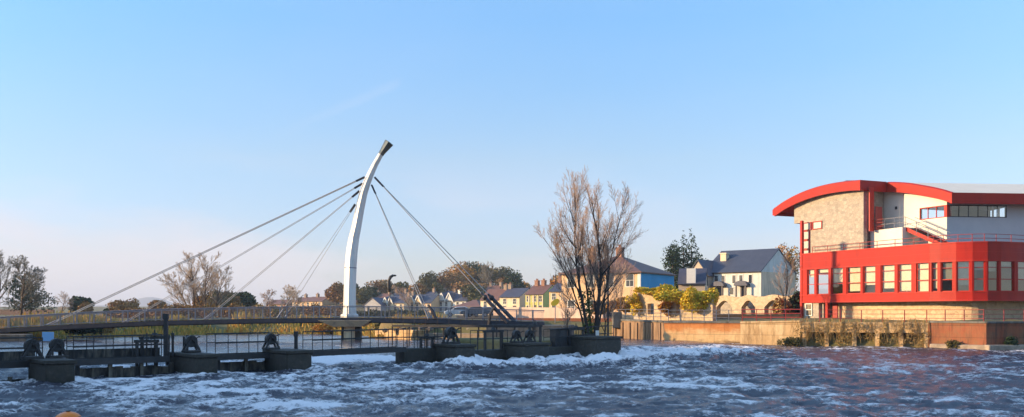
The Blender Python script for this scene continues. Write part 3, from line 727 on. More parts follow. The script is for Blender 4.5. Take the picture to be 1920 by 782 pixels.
# quay railings
def railing(pts, z, label, mt, grp, step=1.5, h=1.05, bars=(1, .66, .33), r=.022, name='quay_railing'):
    t = thing(name, label, 'railing', (pts[0][0], pts[0][1], z), 0, grp)
    for a, b in zip(pts, pts[1:]):
        a = Vector(a[:2]); b = Vector(b[:2]); nn = max(1, round((b - a).length / step))
        m = MB()
        for k in bars: m.tube((a.x, a.y, z + h * k), (b.x, b.y, z + h * k), r, n=6)
        m.build('rail', M[mt], t)
        for i in range(nn):
            p = a.lerp(b, i / nn); MB().box(p.x - .03, p.x + .03, p.y - .03, p.y + .03, z - .05, z + h + .02).build('post', M[mt], t)
    return t
inset = lambda a, dx, dy: (a[0] + dx, a[1] + dy)
railing([inset(P0, .7, .3), inset(P1, .5, .5)], 2.2, 'grey steel railing on the angled brown quay wall', 'galv', 'quayside railings', 1.2)
railing([inset(P1, .5, .5), inset(P1b, .2, .5)], 2.12, 'grey steel railing above the orange stained quay wall', 'galv', 'quayside railings', 1.2)
railing([inset(P1b, .3, .5), inset(P2, .2, .5)], 2.18, 'bright red railing on the pale cream quay wall', 'redrail', 'quayside railings', 1.2, r=.035)
railing([inset(P2, 1.8, .2), inset(P3, .2, .7), inset(P4, .2, .8), inset(P5, 0, .8), inset(P6, 0, .8)], 2.13, 'thin red railing along the walk below the red building', 'redrail', 'quayside railings', 1.8)
p_ = P(1157, 598, 96); tag(MB().box(p_.x - .45, p_.x + .45, 95.6, 96.4, 1.4, 3.0).build('gate_pier', M['concrete_wall'], bevel=.05), 'square grey stone pillar where the quay railing begins', 'pillar')
# paved strip behind the walls
pv = [P0, P1, P1b, P2, P3, P4, P5, P6, (62, 92), (40, 90), (28, 97), (18, 96), (14.5, 99)]
pv2 = [Vector(q) + Vector((.9, .9)) if i < 8 else Vector(q) for i, q in enumerate(pv)]
struct(MB().prism([(q.x, q.y) for q in pv2], 1.2, 2.115).build('quayside_path', M['paving']))
struct(MB().prism([(-8, 139), (26, 126), (27, 131), (-7, 146)], 1.5, 2.5).build('road', M['asphalt']))

# ------------------------------------------------------------------ red riverside building
O2 = Vector((29.25, 97.5)); E2 = Vector((.41, -.912)); NI = Vector((.912, .41)); U2 = Vector((.995, .10))
def BP(t, off=0.0): return O2 + E2 * t + NI * off
rb = thing('riverside_building', 'red banded waterside building with arched red roof edge and stone end wall', 'building', (40, 92, 2.1))
band = [BP(0), seg_at_px(BP(0), BP(20), 1743), Vector((36.55, 81.9)), Vector((37.45, 80.95)), Vector((38.5, 80.25)), Vector((39.64, 80.0)), Vector((40.9, 80.25)), Vector((42.55, 80.9)), Vector((47.2, 83.2)), Vector((62, 91))]
def inset_line(pts, off):
    out = []
    for i, p in enumerate(pts):
        d1 = (p - pts[i - 1]).normalized() if i else (pts[1] - p).normalized()
        d2 = (pts[i + 1] - p).normalized() if i < len(pts) - 1 else d1
        n1 = Vector((-d1.y, d1.x)); n2 = Vector((-d2.y, d2.x)); nn = (n1 + n2).normalized(); out.append(p + nn * off / max(.3, nn.dot(n1)))
    return out
def strip(pts, z0, z1, o0, o1, m=None):
    m = m or MB(); a = inset_line(pts, o0); b = inset_line(pts, o1); n = len(m.v)
    for p, q in zip(a, b): m.v += [(p.x, p.y, z0), (q.x, q.y, z0), (q.x, q.y, z1), (p.x, p.y, z1)]
    for i in range(len(pts) - 1):
        k = n + 4 * i
        for j in range(4): m.f.append((k + j, k + 4 + j, k + 4 + (j + 1) % 4, k + (j + 1) % 4))
    k = n + 4 * (len(pts) - 1); m.f += [(n, n + 1, n + 2, n + 3), (k + 3, k + 2, k + 1, k)]
    return m
ZB, ZW0, ZW1, ZT = 3.95, 4.72, 7.30, 8.85
upb = strip(band, ZW1, ZT, 0, .35).build('upper_cladding', M['red'], rb)
lob = strip(band, ZB, ZW0, 0, .35).build('lower_cladding', M['red'], rb)
m = MB(); strip(band, ZW1 + .72, ZW1 + .75, -.012, -.002, m); strip(band, ZT - .05, ZT + .05, -.05, .42, m); strip(band, ZW1 - .05, ZW1 + .06, -.05, -.004, m); strip(band, ZW0 - .08, ZW0 + .0, -.07, -.004, m); strip(band, ZB - .03, ZB + .09, -.04, -.004, m)
m.build('trim_lines', M['redframe'], rb)
WIN = {0: [(1513, 1526.5), (1531, 1553), (1558.5, 1580), (1587, 1613), (1617.5, 1641), (1651, 1677), (1683, 1708.5), (1717.5, 1741)],
       1: [(1746.5, 1758)], 2: [(1764.5, 1786)], 3: [(1794, 1818)], 4: [(1825.5, 1847)], 5: [(1853.5, 1872.5)], 6: [(1877, 1902)]}
def red_window(a, b, z0, z1, parent, transom=.42, blind=0.0, mats=('redframe',), off=.10, mull=0, name='window'):
    d = (b - a).normalized(); n = Vector((-d.y, d.x)); fw = .075; A = a + n * off; B = b + n * off
    m = MB(); m.wall(A, B, z0, z0 + fw, .09); m.wall(A, B, z1 - fw, z1, .09)
    m.wall(A, A + d * fw, z0 + fw, z1 - fw, .09); m.wall(B - d * fw, B, z0 + fw, z1 - fw, .09)
    if transom: zt_ = lerp(z0, z1, transom); m.wall(A + d * fw, B - d * fw, zt_ - .035, zt_ + .035, .07)
    if transom == .40: m.wall(A + d * fw, B - d * fw, lerp(z0, z1, .78) - .025, lerp(z0, z1, .78) + .025, .07)
    for k in range(mull):
        q = A.lerp(B, (k + 1) / (mull + 1)); m.wall(q - d * .03, q + d * .03, z0 + fw, z1 - fw, .065)
    w = m.build(name, M[mats[0]], parent)
    tl = random.Random(a.x * 37).uniform(-.03, .035); q = [A + d * fw + n * .04, B - d * fw + n * (.04 + tl * .5)]
    MB().poly([(q[0].x, q[0].y, z0 + fw), (q[1].x, q[1].y, z0 + fw), (q[1].x + n.x * tl, q[1].y + n.y * tl, z1 - fw), (q[0].x + n.x * tl, q[0].y + n.y * tl, z1 - fw)]).build('pane', M['glass'], w)
    if blind:
        zz = lerp(z1 - .03, z0 + .05, blind); MB().wall(A + d * .05 + n * .22, B - d * .05 + n * .22, zz, z1 - .03, .012).build('blind', M['blind'], w)
    return w
rnd = random.Random(4)
colm = MB()
blinds = [.3, .15, .55, .92, .7, .85, .95, 1, .9, .62, .8, .3, .35, .15, .6, .7]; bi = 0
for i in range(len(band) - 1):
    a, b = band[i], band[i + 1]; d = (b - a).normalized(); L = (b - a).length
    if i in WIN:
        iv = [tuple(sorted(((seg_at_px(a, b, x) - a).dot(d)) for x in w)) for w in WIN[i]]
    else:
        k = int(L / 1.5); iv = [(L * (j + .09) / k, L * (j + .86) / k) for j in range(k)]
    edge = .0
    for (u, v) in iv:
        if u - edge > .03: MB().wall(a + d * (edge + (.0 if edge else .02)), a + d * u, ZW0 + .001, ZW1 - .001, .30).build('mullion', M['red'], rb)
        red_window(a + d * u, a + d * v, ZW0 + .002, ZW1 - .002, rb, .40, blinds[bi % len(blinds)]); bi += 1
        edge = v
    if L - edge > .03: MB().wall(a + d * edge, a + d * (L - .02), ZW0 + .001, ZW1 - .001, .30).build('mullion', M['red'], rb)
back = [Vector((56, 112)), Vector((34, 112))]
inner = inset_line(band, .36)
plan = [(q.x, q.y) for q in inner] + [(q.x, q.y) for q in back]
MB().prism(plan, ZB + .002, ZB + .2).build('soffit', M['concrete_wall'], rb)
MB().prism(plan, ZW0 - .12, ZW0 - .06).build('inside_floor', M['floor'], rb)
MB().prism(plan, ZW1 + .06, ZW1 + .12).build('inside_ceiling', M['interior'], rb)
MB().prism(plan, ZT - .55, ZT - .45).build('terrace_floor', M['concrete_wall'], rb)
m = strip(inset_line(band, 4.2), ZW0 - .05, ZW1 + .05, 0, .15)
for k in range(7):
    p = BP(1.5 + k * 2.35, .6); m.wall(p, p + NI * 3.5, ZW0 - .055, ZW1 + .055, .1) if k % 2 else None
m.build('inside_wall', M['interior'], rb)
m = MB(); q = BP(-.02, .36); m.wall(Vector((34, 112)), BP(0, .0), ZB + .01, ZT - .02, .3)
m.build('end_cladding', M['red'], rb)
# ground floor
gl = [BP(2.9, 1.5)] + inset_line(band, 1.6)[1:]
strip(gl, 1.9, ZB, 0, .4).build('base_wall', M['sandstone'], rb)
m = MB(); m.wall(BP(.15, .18), BP(2.5, .18), 1.9, ZB - .002, .35); m.wall(BP(2.5, .53), BP(2.5, 3), 1.9, ZB - .002, -.3); g0 = m.build('base_wall', M['bstone'], rb)
a_, b_ = seg_at_px(BP(.15, .18), BP(2.5, .18), 1512), seg_at_px(BP(.15, .18), BP(2.5, .18), 1524)
red_window(a_, b_, 2.6, 3.85, g0, .5, 1, ('trim',), -.12)
d0 = seg_at_px(BP(2.6, 1.4), BP(8, 1.4), 1560); d1 = seg_at_px(BP(2.6, 1.4), BP(8, 1.4), 1570)
MB().wall(d0, d1, 2.1, 3.85, .06).build('door', M['redrail'], rb)
def bpost(px, off, w, z0, z1, name='red_post'):
    p = seg_at_px(BP(-6, off), BP(20, off), px); MB().prism([p, p + E2 * w, p + E2 * w + NI * w, p + NI * w], z0, z1).build(name, M['redframe'], rb)
bpost(1547.5, .12, .3, 2.1, ZB - .004); bpost(1500, -.06, .26, 2.1, 12.25)
# stone end block, arched top
def arc(t):
    pts = [(-4.05, 14.02), (-2.5, 14.58), (-.34, 15.1), (1.8, 15.4), (3.8, 15.52), (6, 15.5), (8.15, 15.36), (10.4, 15.02), (12.0, 14.64), (13.46, 14.25), (14.6, 13.9), (15.67, 13.5)]
    if t <= pts[0][0]: return pts[0][1] + (t - pts[0][0]) * .4
    for i in range(len(pts) - 1):
        (a, za), (b, zb) = pts[i], pts[i + 1]
        if t <= b:
            u = (t - a) / (b - a)
            m0 = ((pts[i + 1][1] - pts[i - 1][1]) / (pts[i + 1][0] - pts[i - 1][0]) if i else (zb - za) / (b - a)) * (b - a)
            m1 = ((pts[i + 2][1] - za) / (pts[i + 2][0] - a) if i + 2 < len(pts) else (zb - za) / (b - a)) * (b - a)
            return za * (2 * u**3 - 3 * u * u + 1) + m0 * (u**3 - 2 * u * u + u) + zb * (-2 * u**3 + 3 * u * u) + m1 * (u**3 - u * u)
    return pts[-1][1]
def extr(poly, o0, o1, m=None):
    m = m or MB(); m.hexa([(BP(t, o0).x, BP(t, o0).y, z) for t, z in poly], [(BP(t, o1).x, BP(t, o1).y, z) for t, z in poly]); return m
ts = [-1.8 + i * 9.65 / 24 for i in range(25)]
poly = [(-1.8, 12.15), (-.55, 12.15), (-.55, ZT - .5), (7.85, ZT - .5)] + [(t, arc(t) - .5) for t in reversed(ts)]
extr(poly, .8, 1.25).build('stone_wall', M['bstone'], rb)
MB().wall(BP(7.4, 1.252), Vector((35.85, 92.6)), ZT - .5, arc(8) - .55, .4).build('stone_wall', M['bstone'], rb)
MB().wall(BP(-1.79, 1.252), BP(-1.79, 9), 12.15, 14.0, -.4).build('stone_wall', M['bstone'], rb)
q0, q1 = Vector((33.6, 90.85)), Vector((35.85, 92.2))
# red column and door in the recess (on the side wall of the stone block)
sa, sb = BP(7.85, 1.3), Vector((35.85, 92.6)); sd = (sb - sa).normalized(); sn = Vector((-sd.y, sd.x))
sa = sa + E2 * .42
def onside(px): return seg_at_px(sa - sn * .0, sb + E2 * .42, px)
# side wall facing right: place things 5 cm proud of it
c0_, c1_ = onside(1629), onside(1637); m = MB(); m.wall(c0_, c1_, 10.6, 14.75, -.10); m.build('red_column', M['redframe'], rb)
c0_, c1_ = onside(1641), onside(1653); MB().wall(c0_, c1_, 10.65, 13.0, -.06).build('door', M['redrail'], rb)
# white block
tw = [6.8 + i * 7.7 / 16 for i in range(17)]
t_w0 = (seg_at_px(BP(6, 4.1), BP(15, 4.1), 1724) - BP(0, 4.1)).dot(E2); KC = BP(14.5, 4.1)
m = MB()
extr([(6.8, ZT - .5), (14.5, ZT - .5), (14.5, 11.5), (6.8, 11.5)], 4.1, 4.45, m)
extr([(6.8, 11.501), (t_w0, 11.501), (t_w0, 12.599), (6.8, 12.599)], 4.1, 4.45, m)
extr([(6.8, 12.6), (14.5, 12.6)] + [(t, arc(t) - .45) for t in reversed(tw)], 4.1, 4.45, m)
m.build('white_wall', M['bwhite'], rb)
RE = KC + U2 * 22
s_end = (seg_at_px(KC, RE, 1888) - KC).length
m = MB(); zt_r = arc(14.9) - .3
m.wall(KC + U2 * .02, RE, ZT - .5, 11.5, .35, 11.5); m.wall(KC + U2 * s_end, RE, 11.501, 12.599, .35); m.wall(KC + U2 * .02, RE, 12.6, zt_r, .35)
m.build('shaded_white_wall', M['bgrey_and_shade'], rb)  # right wall of the white block, its shade put into the colour
red_window(BP(t_w0, 4.1), BP(14.25, 4.1), 11.502, 12.598, rb, 0, 0, off=.02, mull=2, name='corner_window')
red_window(KC + U2 * .25, KC + U2 * s_end, 11.502, 12.598, rb, 0, 0, ('steeldark',), off=.02, mull=5, name='corner_window')
m = MB(); m.prism([KC - E2 * .24 + NI * .01, KC + Vector((0.01, 0)), KC + U2 * .24 + Vector((0, .01)), KC + U2 * .24 + NI * .28, KC - E2 * .24 + NI * .25], 11.502, 12.598); m.build('corner_post', M['redframe'], rb)
# room behind the strip windows
pp = [BP(t_w0 - 1, 4.5), KC + NI * .4 - E2 * .1, KC + U2 * (s_end + 1) + Vector((0, .4)), KC + U2 * (s_end + 1) + Vector((0, 5)), BP(t_w0 - 1, 9)]
MB().prism(pp, 11.2, 11.45).build('inside_floor', M['floor'], rb); MB().prism(pp, 12.65, 12.75).build('inside_ceiling', M['interior'], rb)
m = MB(); m.wall(BP(t_w0 - .8, 8.8), KC + U2 * 3 + Vector((0, 4.6)), 11.451, 12.649, .1); m.wall(KC + U2 * 3.02 + Vector((0, 4.6)), KC + U2 * (s_end + .9) + Vector((0, 4.7)), 11.451, 12.649, .1)
m.build('inside_wall', M['bgrey_and_shade'], rb)
for k in (.72, .8, .9): q = KC + U2 * (s_end * k) + Vector((0, .5)); MB().wall(q, q + U2 * .16, 11.46, 12.6, .05).build('blind', M['trim'], rb)
# vent and small fittings on the white wall
p = seg_at_px(BP(6, 4.1), BP(15, 4.1), 1679); MB().wall(p, p + E2 * .22, 12.75, 13.02, -.08).build('wall_vent', M['steeldark'], rb)
# roof
def roof_sheet(t0, t1, off, dirv, L, n=22):
    top = MB(); fas = MB(); sof = MB()
    for i in range(n):
        a, b = lerp(t0, t1, i / n), lerp(t0, t1, (i + 1) / n)
        pa, pb = BP(a, off), BP(b, off); qa, qb = pa + dirv * L, pb + dirv * L; za, zb = arc(a), arc(b)
        top.poly([(pa.x, pa.y, za), (pb.x, pb.y, zb), (qb.x, qb.y, zb), (qa.x, qa.y, za)])
        sof.poly([(pa.x, pa.y, za - .5), (qa.x, qa.y, za - .5), (qb.x, qb.y, zb - .5), (pb.x, pb.y, zb - .5)])
        ra, rb_ = pa - NI * .22, pb - NI * .22
        fas.hexa([(ra.x, ra.y, za - .93), (rb_.x, rb_.y, zb - .93), (pb.x, pb.y, zb - .93), (pa.x, pa.y, za - .93)], [(ra.x, ra.y, za - .06), (rb_.x, rb_.y, zb - .06), (pb.x, pb.y, zb + .05), (pa.x, pa.y, za + .05)])
    return top, fas, sof
top, fas, sof = roof_sheet(-4.05, 8.15, .3, NI, 16, 26)
tipa = BP(-4.05, .08); 
fas.build('roof_edge', M['red'], rb); top.build('roof_surface', M['rooftop'], rb); sof.build('roof_soffit', M['redframe'], rb)
m = MB(); q = BP(-4.05, .08); z = arc(-4.05)
m.hexa([(q.x, q.y, z - .88), (BP(-4.05, 16).x, BP(-4.05, 16).y, z - .88), (BP(-4.3, 16).x, BP(-4.3, 16).y, z - .8), (BP(-4.35, .08).x, BP(-4.35, .08).y, z - .8)],
       [(q.x, q.y, z - .04), (BP(-4.05, 16).x, BP(-4.05, 16).y, z - .04), (BP(-4.3, 16).x, BP(-4.3, 16).y, z - .25), (BP(-4.35, .08).x, BP(-4.35, .08).y, z - .25)]); m.build('roof_edge', M['red'], rb)
top, fas, sof = roof_sheet(8.15, 15.67, 3.6, U2, 27, 18)
fas.build('roof_edge', M['red'], rb); top.build('roof_surface', M['rooftop'], rb); sof.build('roof_soffit', M['redframe'], rb)
m = MB(); m.wall(BP(8.16, .1), BP(8.16, 3.38), arc(8.15) - .93, arc(8.15) + .04, .25); m.build('roof_edge', M['red'], rb)
a_, z = BP(15.67, 3.4), arc(15.67); MB().wall(a_, a_ + U2 * 27, z - .93, z + .03, .22).build('roof_edge', M['red'], rb)
for t_, px in ((0, 1516), (1, 1597)):
    tt = (seg_at_px(BP(-4, 1.5), BP(9, 1.5), px) - BP(0, 1.5)).dot(E2); q = BP(tt, 1.5)
    MB().box(q.x - .2 - .5 * t_, q.x + .2 + .5 * t_, q.y - .3, q.y + .3, arc(tt) - .05, arc(tt) + .3 - .1 * t_).build('roof_vent', M['galv'], rb, bevel=.03)
# window at the top left corner: L shaped, red framed
def stwin(px0, px1, z0, z1):
    a = seg_at_px(BP(-2, .8), BP(9, .8), px0); b = seg_at_px(BP(-2, .8), BP(9, .8), px1)
    w = red_window(a, b, z0, z1, rb, 0, 0, off=-.10); MB().wall(a + E2 * .02, b - E2 * .02, z0 + .02, z1 - .02, -.01).build('blind', M['trim'], w)
stwin(1506.5, 1522, 11.3, 12.1); stwin(1524, 1542, 11.3, 12.1); stwin(1506.5, 1519, 10.35, 11.25); stwin(1506.5, 1519, 9.4, 10.3); stwin(1506.5, 1519, 8.5, 9.35)
# landing, stair, railings on the terrace
tl0 = (seg_at_px(BP(6, 1.8), BP(15, 1.8), 1623) - BP(0, 1.8)).dot(E2); tl1 = (seg_at_px(BP(6, 1.8), BP(15, 1.8), 1692) - BP(0, 1.8)).dot(E2)
MB().hexa([LP(BP(tl0 + .6, 1.8), ZT - .44), LP(BP(tl1, 1.8), ZT - .44), LP(BP(tl1, 4.09), ZT - .44), LP(BP(tl0 + .6, 4.09), ZT - .44)], [LP(BP(tl0 + .6, 1.8), 10.7), LP(BP(tl1, 1.8), 10.75), LP(BP(tl1, 4.09), 10.75), LP(BP(tl0 + .6, 4.09), 10.7)]).build('landing_block', M['bwhite'], rb)
a_ = seg_at_px(BP(6, 4.1), BP(15, 4.1), 1694); b_ = seg_at_px(BP(6, 4.1), BP(15, 4.1), 1722); MB().wall(a_, b_, ZT - .44, 10.6, -.05).build('grey_door', M['bgrey_and_shade'], rb)
s0, s1 = tl1 - .1, tl1 + 3.9
for off in (2.3, 3.4):
    MB().beam(LP(BP(s0, off), 10.62), LP(BP(s1, off), 8.9), .10, .34).build('stair_stringer', M['redframe'], rb)
m = MB()
for i in range(9):
    t_ = lerp(s0 + .2, s1, (i + .5) / 9); z = lerp(10.62, 8.95, (i + .5) / 9); m.hexa([LP(BP(t_ - .2, 2.36), z), LP(BP(t_ + .2, 2.36), z), LP(BP(t_ + .2, 3.34), z), LP(BP(t_ - .2, 3.34), z)], [LP(BP(t_ - .2, 2.36), z + .05), LP(BP(t_ + .2, 2.36), z + .05), LP(BP(t_ + .2, 3.34), z + .05), LP(BP(t_ - .2, 3.34), z + .05)])
m.build('stair_tread', M['steeldark'], rb)
m = MB()
for off in (2.25, 3.45):
    for h in (.5, 1.0): m.path([LP(BP(tl0 + .3 if off < 3 else s0, off if off > 3 else 1.9), 10.72 + h), LP(BP(s0, off), 10.72 + h), LP(BP(s1, off), 9.0 + h)], .03, 6)
for t_, z in ((s0 - 2.2, 10.7), (s0 - 1.0, 10.7), (s0, 10.7), (s0 + 1.3, 10.1), (s0 + 2.6, 9.55), (s1, 8.9)): m.tube(LP(BP(t_, 2.25 if t_ >= s0 else 1.95), z), LP(BP(t_, 2.25 if t_ >= s0 else 1.95), z + 1.03), .03, n=6)
m.build('stair_railing', M['galv'], rb)
m = MB()
for h in (.45, .8, 1.1): m.path([LP(BP(6.9 + 1.1, 1.5), 10.6 + h), LP(BP(tl0 + 2.2, 1.85), 10.6 + h)], .025, 6)
m.build('landing_railing', M['redrail'], rb)
il = inset_line(band, .55)
m = MB()
tr = [il[0] + E2 * 1.2] + il[1:]
for h in (.35, .7): m.path([LP(q, ZT + h) for q in tr], .026, 6)
for a, b in zip(tr, tr[1:]):
    nn = max(1, round((b - a).length / 2.2))
    for i in range(nn): q = a.lerp(b, i / nn); m.tube(LP(q, ZT - .4), LP(q, ZT + .72), .03, n=6)
m.build('terrace_railing', M['redrail'], rb)

# ------------------------------------------------------------------ houses
def house(pl, pr_, z, eave, ridge, depth, wm, rm, label, style='gable', wins=(3, 2), chim=(.05, .95), group=None, door=True, fgab=(), gm=None, name='terraced_house', ww=.85, wh=1.25, stripes=None, sidewin=False):
    pl, pr_ = Vector(pl), Vector(pr_); d = pr_ - pl; w = d.length; rz = math.atan2(d.y, d.x)
    t = thing(name, label, 'house', (pl.x, pl.y, z), rz, group)
    e = eave; r = ridge; D = depth; B = lambda m, n_, mt, par, **k: m.build(n_, M[mt], par, world=False, **k)
    m = MB()
    if style == 'gable':
        m.hexa([(0, 0, -2.5), (0, D, -2.5), (0, D, e), (0, D / 2, r - .12), (0, 0, e)], [(w, 0, -2.5), (w, D, -2.5), (w, D, e), (w, D / 2, r - .12), (w, 0, e)])
        m.f = [tuple(reversed(f)) for f in m.f]
    elif style == 'front':
        m.hexa([(0, 0, -2.5), (w, 0, -2.5), (w, 0, e), (w / 2, 0, r - .12), (0, 0, e)], [(0, D, -2.5), (w, D, -2.5), (w, D, e), (w / 2, D, r - .12), (0, D, e)])
    else: m.box(0, w, 0, D, -2.5, e)
    B(m, 'wall', wm, t)
    o = .3; th = .14
    m = MB()
    if style == 'gable':
        s_ = (r - e) / (D / 2)
        for (y0, y1) in ((-o, D / 2), (D + o, D / 2)):
            zl = e - o * s_; m.hexa([(-.12, y0, zl), (w + .12, y0, zl), (w + .12, y1, r), (-.12, y1, r)], [(-.12, y0, zl + th), (w + .12, y0, zl + th), (w + .12, y1, r + th), (-.12, y1, r + th)])
    elif style == 'front':
        s_ = (r - e) / (w / 2)
        for (x0, x1) in ((-o, w / 2), (w + o, w / 2)):
            zl = e - o * s_; m.hexa([(x0, -.2, zl), (x1, -.2, r), (x1, D + .2, r), (x0, D + .2, zl)], [(x0, -.2, zl + th), (x1, -.2, r + th), (x1, D + .2, r + th), (x0, D + .2, zl + th)])
    else:
        k = min(D / 2, w / 2 - .3) ; n = len(m.v)
        m.v += [(-o, -o, e - .1), (w + o, -o, e - .1), (w + o, D + o, e - .1), (-o, D + o, e - .1), (k, D / 2, r), (w - k, D / 2, r), (-o, -o, e + .05), (w + o, -o, e + .05), (w + o, D + o, e + .05), (-o, D + o, e + .05)]
        m.f += [(n, n + 3, n + 2, n + 1), (n + 6, n + 7, n + 5, n + 4), (n + 7, n + 8, n + 5), (n + 8, n + 9, n + 4, n + 5), (n + 9, n + 6, n + 4), (n, n + 1, n + 7, n + 6), (n + 1, n + 2, n + 8, n + 7), (n + 2, n + 3, n + 9, n + 8), (n + 3, n, n + 6, n + 9)]
    rf = B(m, 'roof', rm, t)
    for c in chim:
        cy = D / 2; cx = c * (w - .8) + .4; m = MB().box(cx - .42, cx + .42, cy - .5, cy + .5, r - 1.0, r + 1.0); m.box(cx - .5, cx + .5, cy - .58, cy + .58, r + 1.0, r + 1.16)
        ch = B(m, 'chimney', 'chimney' if gm is None else gm, rf)
        for py in (-.25, .25): B(MB().tube((cx, cy + py, r + 1.15), (cx, cy + py, r + 1.55), .13, .11, 8), 'chimney_pot', 'pot', ch)
    B(MB().tube((-.1, -o - .03, e - .12), (w + .1, -o - .03, e - .12), .06, n=6), 'gutter', 'iron', rf) if style != 'front' else None
    def win(x, zc, W, Hh, y=0.0):
        m = MB(); m.box(x - W / 2 - .08, x + W / 2 + .08, y - .05, y + .0, zc - Hh / 2 - .1, zc + Hh / 2 + .08)
        wv = B(m, 'window', 'trim', t); m = MB(); m.box(x - W / 2, x - .03, y - .058, y - .052, zc - Hh / 2, zc - .02); m.box(x + .03, x + W / 2, y - .058, y - .052, zc - Hh / 2, zc - .02); m.box(x - W / 2, x + W / 2, y - .058, y - .052, zc + .03, zc + Hh / 2); B(m, 'pane', 'darkglass', wv)
    for row, n in enumerate(wins):
        zc = e - 1.05 if row == 0 else 1.35
        for i in range(n):
            x = w * (i + .5) / n
            if row == 1 and door and i == n // 2:
                B(MB().box(x - .45, x + .45, -.06, 0, 0, 2.05), 'door', 'door', t); continue
            win(x, zc, ww, wh)
    if stripes:
        for i in range(stripes):
            x = w * (i + .5) / stripes; B(MB().box(x + w / stripes * .22, x + w / stripes * .42, -.12, 0, 0, e - .2), 'pilaster', 'cream', t)
    for (c, gw, gh) in fgab:
        x = c * w; gz = e - .2
        m = MB(); m.hexa([(x - gw / 2, -.12, gz), (x + gw / 2, -.12, gz), (x, -.12, gz + gh)], [(x - gw / 2, D * .4, gz), (x + gw / 2, D * .4, gz), (x, D * .4, gz + gh)]); g = B(m, 'front_gable', wm, t)
        m = MB()
        for sx in (-1, 1): m.hexa([(x + sx * (gw / 2 + .2), -.3, gz - .25), (x, -.3, gz + gh), (x, D * .42, gz + gh), (x + sx * (gw / 2 + .2), D * .42, gz - .25)], [(x + sx * (gw / 2 + .2), -.3, gz - .1), (x, -.3, gz + gh + .16), (x, D * .42, gz + gh + .16), (x + sx * (gw / 2 + .2), D * .42, gz - .1)])
        B(m, 'gable_roof', rm, g)
        m = MB()
        for sx in (-1, 1): m.beam((x + sx * (gw / 2 + .2), -.33, gz - .18), (x, -.33, gz + gh + .08), .06, .28)
        B(m, 'bargeboard', 'trim', g)
    return t
def hz(px0, d0, px1, d1): return (Xp(px0, d0), d0), (Xp(px1, d1), d1)
TG = 'terraced houses across the river'
def ZE(py, d): return H_EYE + (HY - py) / F * d
def row(px0, px1, d, base, ey, ry, wm, rm, label, **k):
    w_ = (px1 - px0) / F * d; a, b = hz(px0, d + w_ * .30, px1, d - w_ * .30)
    z = base; return house(a, b, z, ZE(ey, d) - z, ZE(ry, d + 3) - z, k.pop('depth', 8), wm, rm, label, group=None, **k)
row(683, 714, 300, 2.6, 572, 559, 'grey', 'slate', 'small grey house, first beside the mast behind the footbridge rail', style='front', wins=(2, 2), chim=())
row(714, 757, 300, 2.6, 568, 555.5, 'cream', 'slate', 'cream house with two small pale gables left of the orange-cream house', wins=(4, 4), chim=(.95,), fgab=((.2, 1.9, 1.9), (.42, 1.9, 1.9)))
row(758, 808, 300, 2.6, 568, 553, 'peach', 'slate_blue', 'orange-cream house with twin front gables and deep blue roof', wins=(5, 5), chim=(.02,), fgab=((.28, 2.6, 2.4), (.52, 2.6, 2.4)))
row(811, 874, 300, 2.6, 564, 550.5, 'white', 'slate', 'bright white house with twin gables under the wooded hill', wins=(6, 6), chim=(.62,), fgab=((.28, 2.8, 2.6), (.5, 2.8, 2.6)), gm='trim')
row(852, 900, 250, 2.5, 575, 562, 'white', 'brownroof', 'low white building with a brown triangular roof behind the parked cars', wins=(4, 0), chim=(), style='hip', door=False, ww=1.3, wh=1.1)
row(901, 936, 240, 2.5, 562, 542.5, 'cream', 'brownroof', 'cream house with brown roof just left of the stay anchors', wins=(2, 2), chim=(1,))
row(937, 974, 235, 2.5, 557, 541, 'cream', 'slate', 'cream house with dark purple slate roof and white side wall', wins=(2, 2), chim=(0,), depth=9)
row(985, 1019, 215, 2.5, 551.5, 535, 'yellow', 'brownroof', 'yellow-green house with pale upright pilasters', wins=(3, 3), chim=(.1, .55), stripes=4, gm='brick')
row(1030, 1082, 190, 2.5, 546, 529, 'peach', 'slate', 'peach house with grey roof behind the yellow sign', wins=(3, 3), chim=(.0, .3), gm='brick')
row(572, 604, 340, 2.7, 565, 557, 'peach', 'brownroof', 'low orange-brown house far left of the mast', wins=(3, 2), chim=(.3, .9))
row(605, 648, 350, 2.7, 566, 557, 'brick', 'brownroof', 'long brown brick house immediately left of the mast', wins=(5, 3), chim=(.15,))
for (a_, b_, ry_, rm_, lab_) in ((692, 722, 551, 'brownroof', 'brown roofed house peeping over the grey gabled house'), (728, 752, 549, 'slate_blue', 'blue roofed house behind the house with two small pale gables'), (776, 806, 547.5, 'slate', 'slate roofed house behind the orange-cream twin gables'), (818, 846, 546, 'slate_blue', 'blue roofed house behind the bright white twin gables'), (862, 898, 543, 'slate', 'broad slate roofed house under the russet hill trees'), (905, 932, 536, 'brownroof', 'brown roofed house behind the stay anchors, highest there')):
    row(a_, b_, 325, 2.8, ry_ + 12, ry_, 'cream', rm_, lab_, wins=(3, 0), chim=(.1, .9), door=False)
for (a_, b_, ry_, lab_) in ((548, 572, 558, 'small tan house left of the low orange-brown house'), (652, 682, 558, 'small tan house half behind the mast foot')):
    row(a_, b_, 345, 2.8, ry_ + 8, ry_, 'peach', 'brownroof', lab_, wins=(3, 2), chim=(.5,))
row(500, 545, 360, 2.7, 570, 562.5, 'brick', 'brownroof', 'distant red-brown roofed house behind pale bare trees', wins=(4, 3), chim=())
row(1084, 1118, 150, 2.4, 541, 521, 'brick', 'brownroof', 'brown brick house directly behind the bare tree trunks', wins=(2, 2), chim=(.1,))
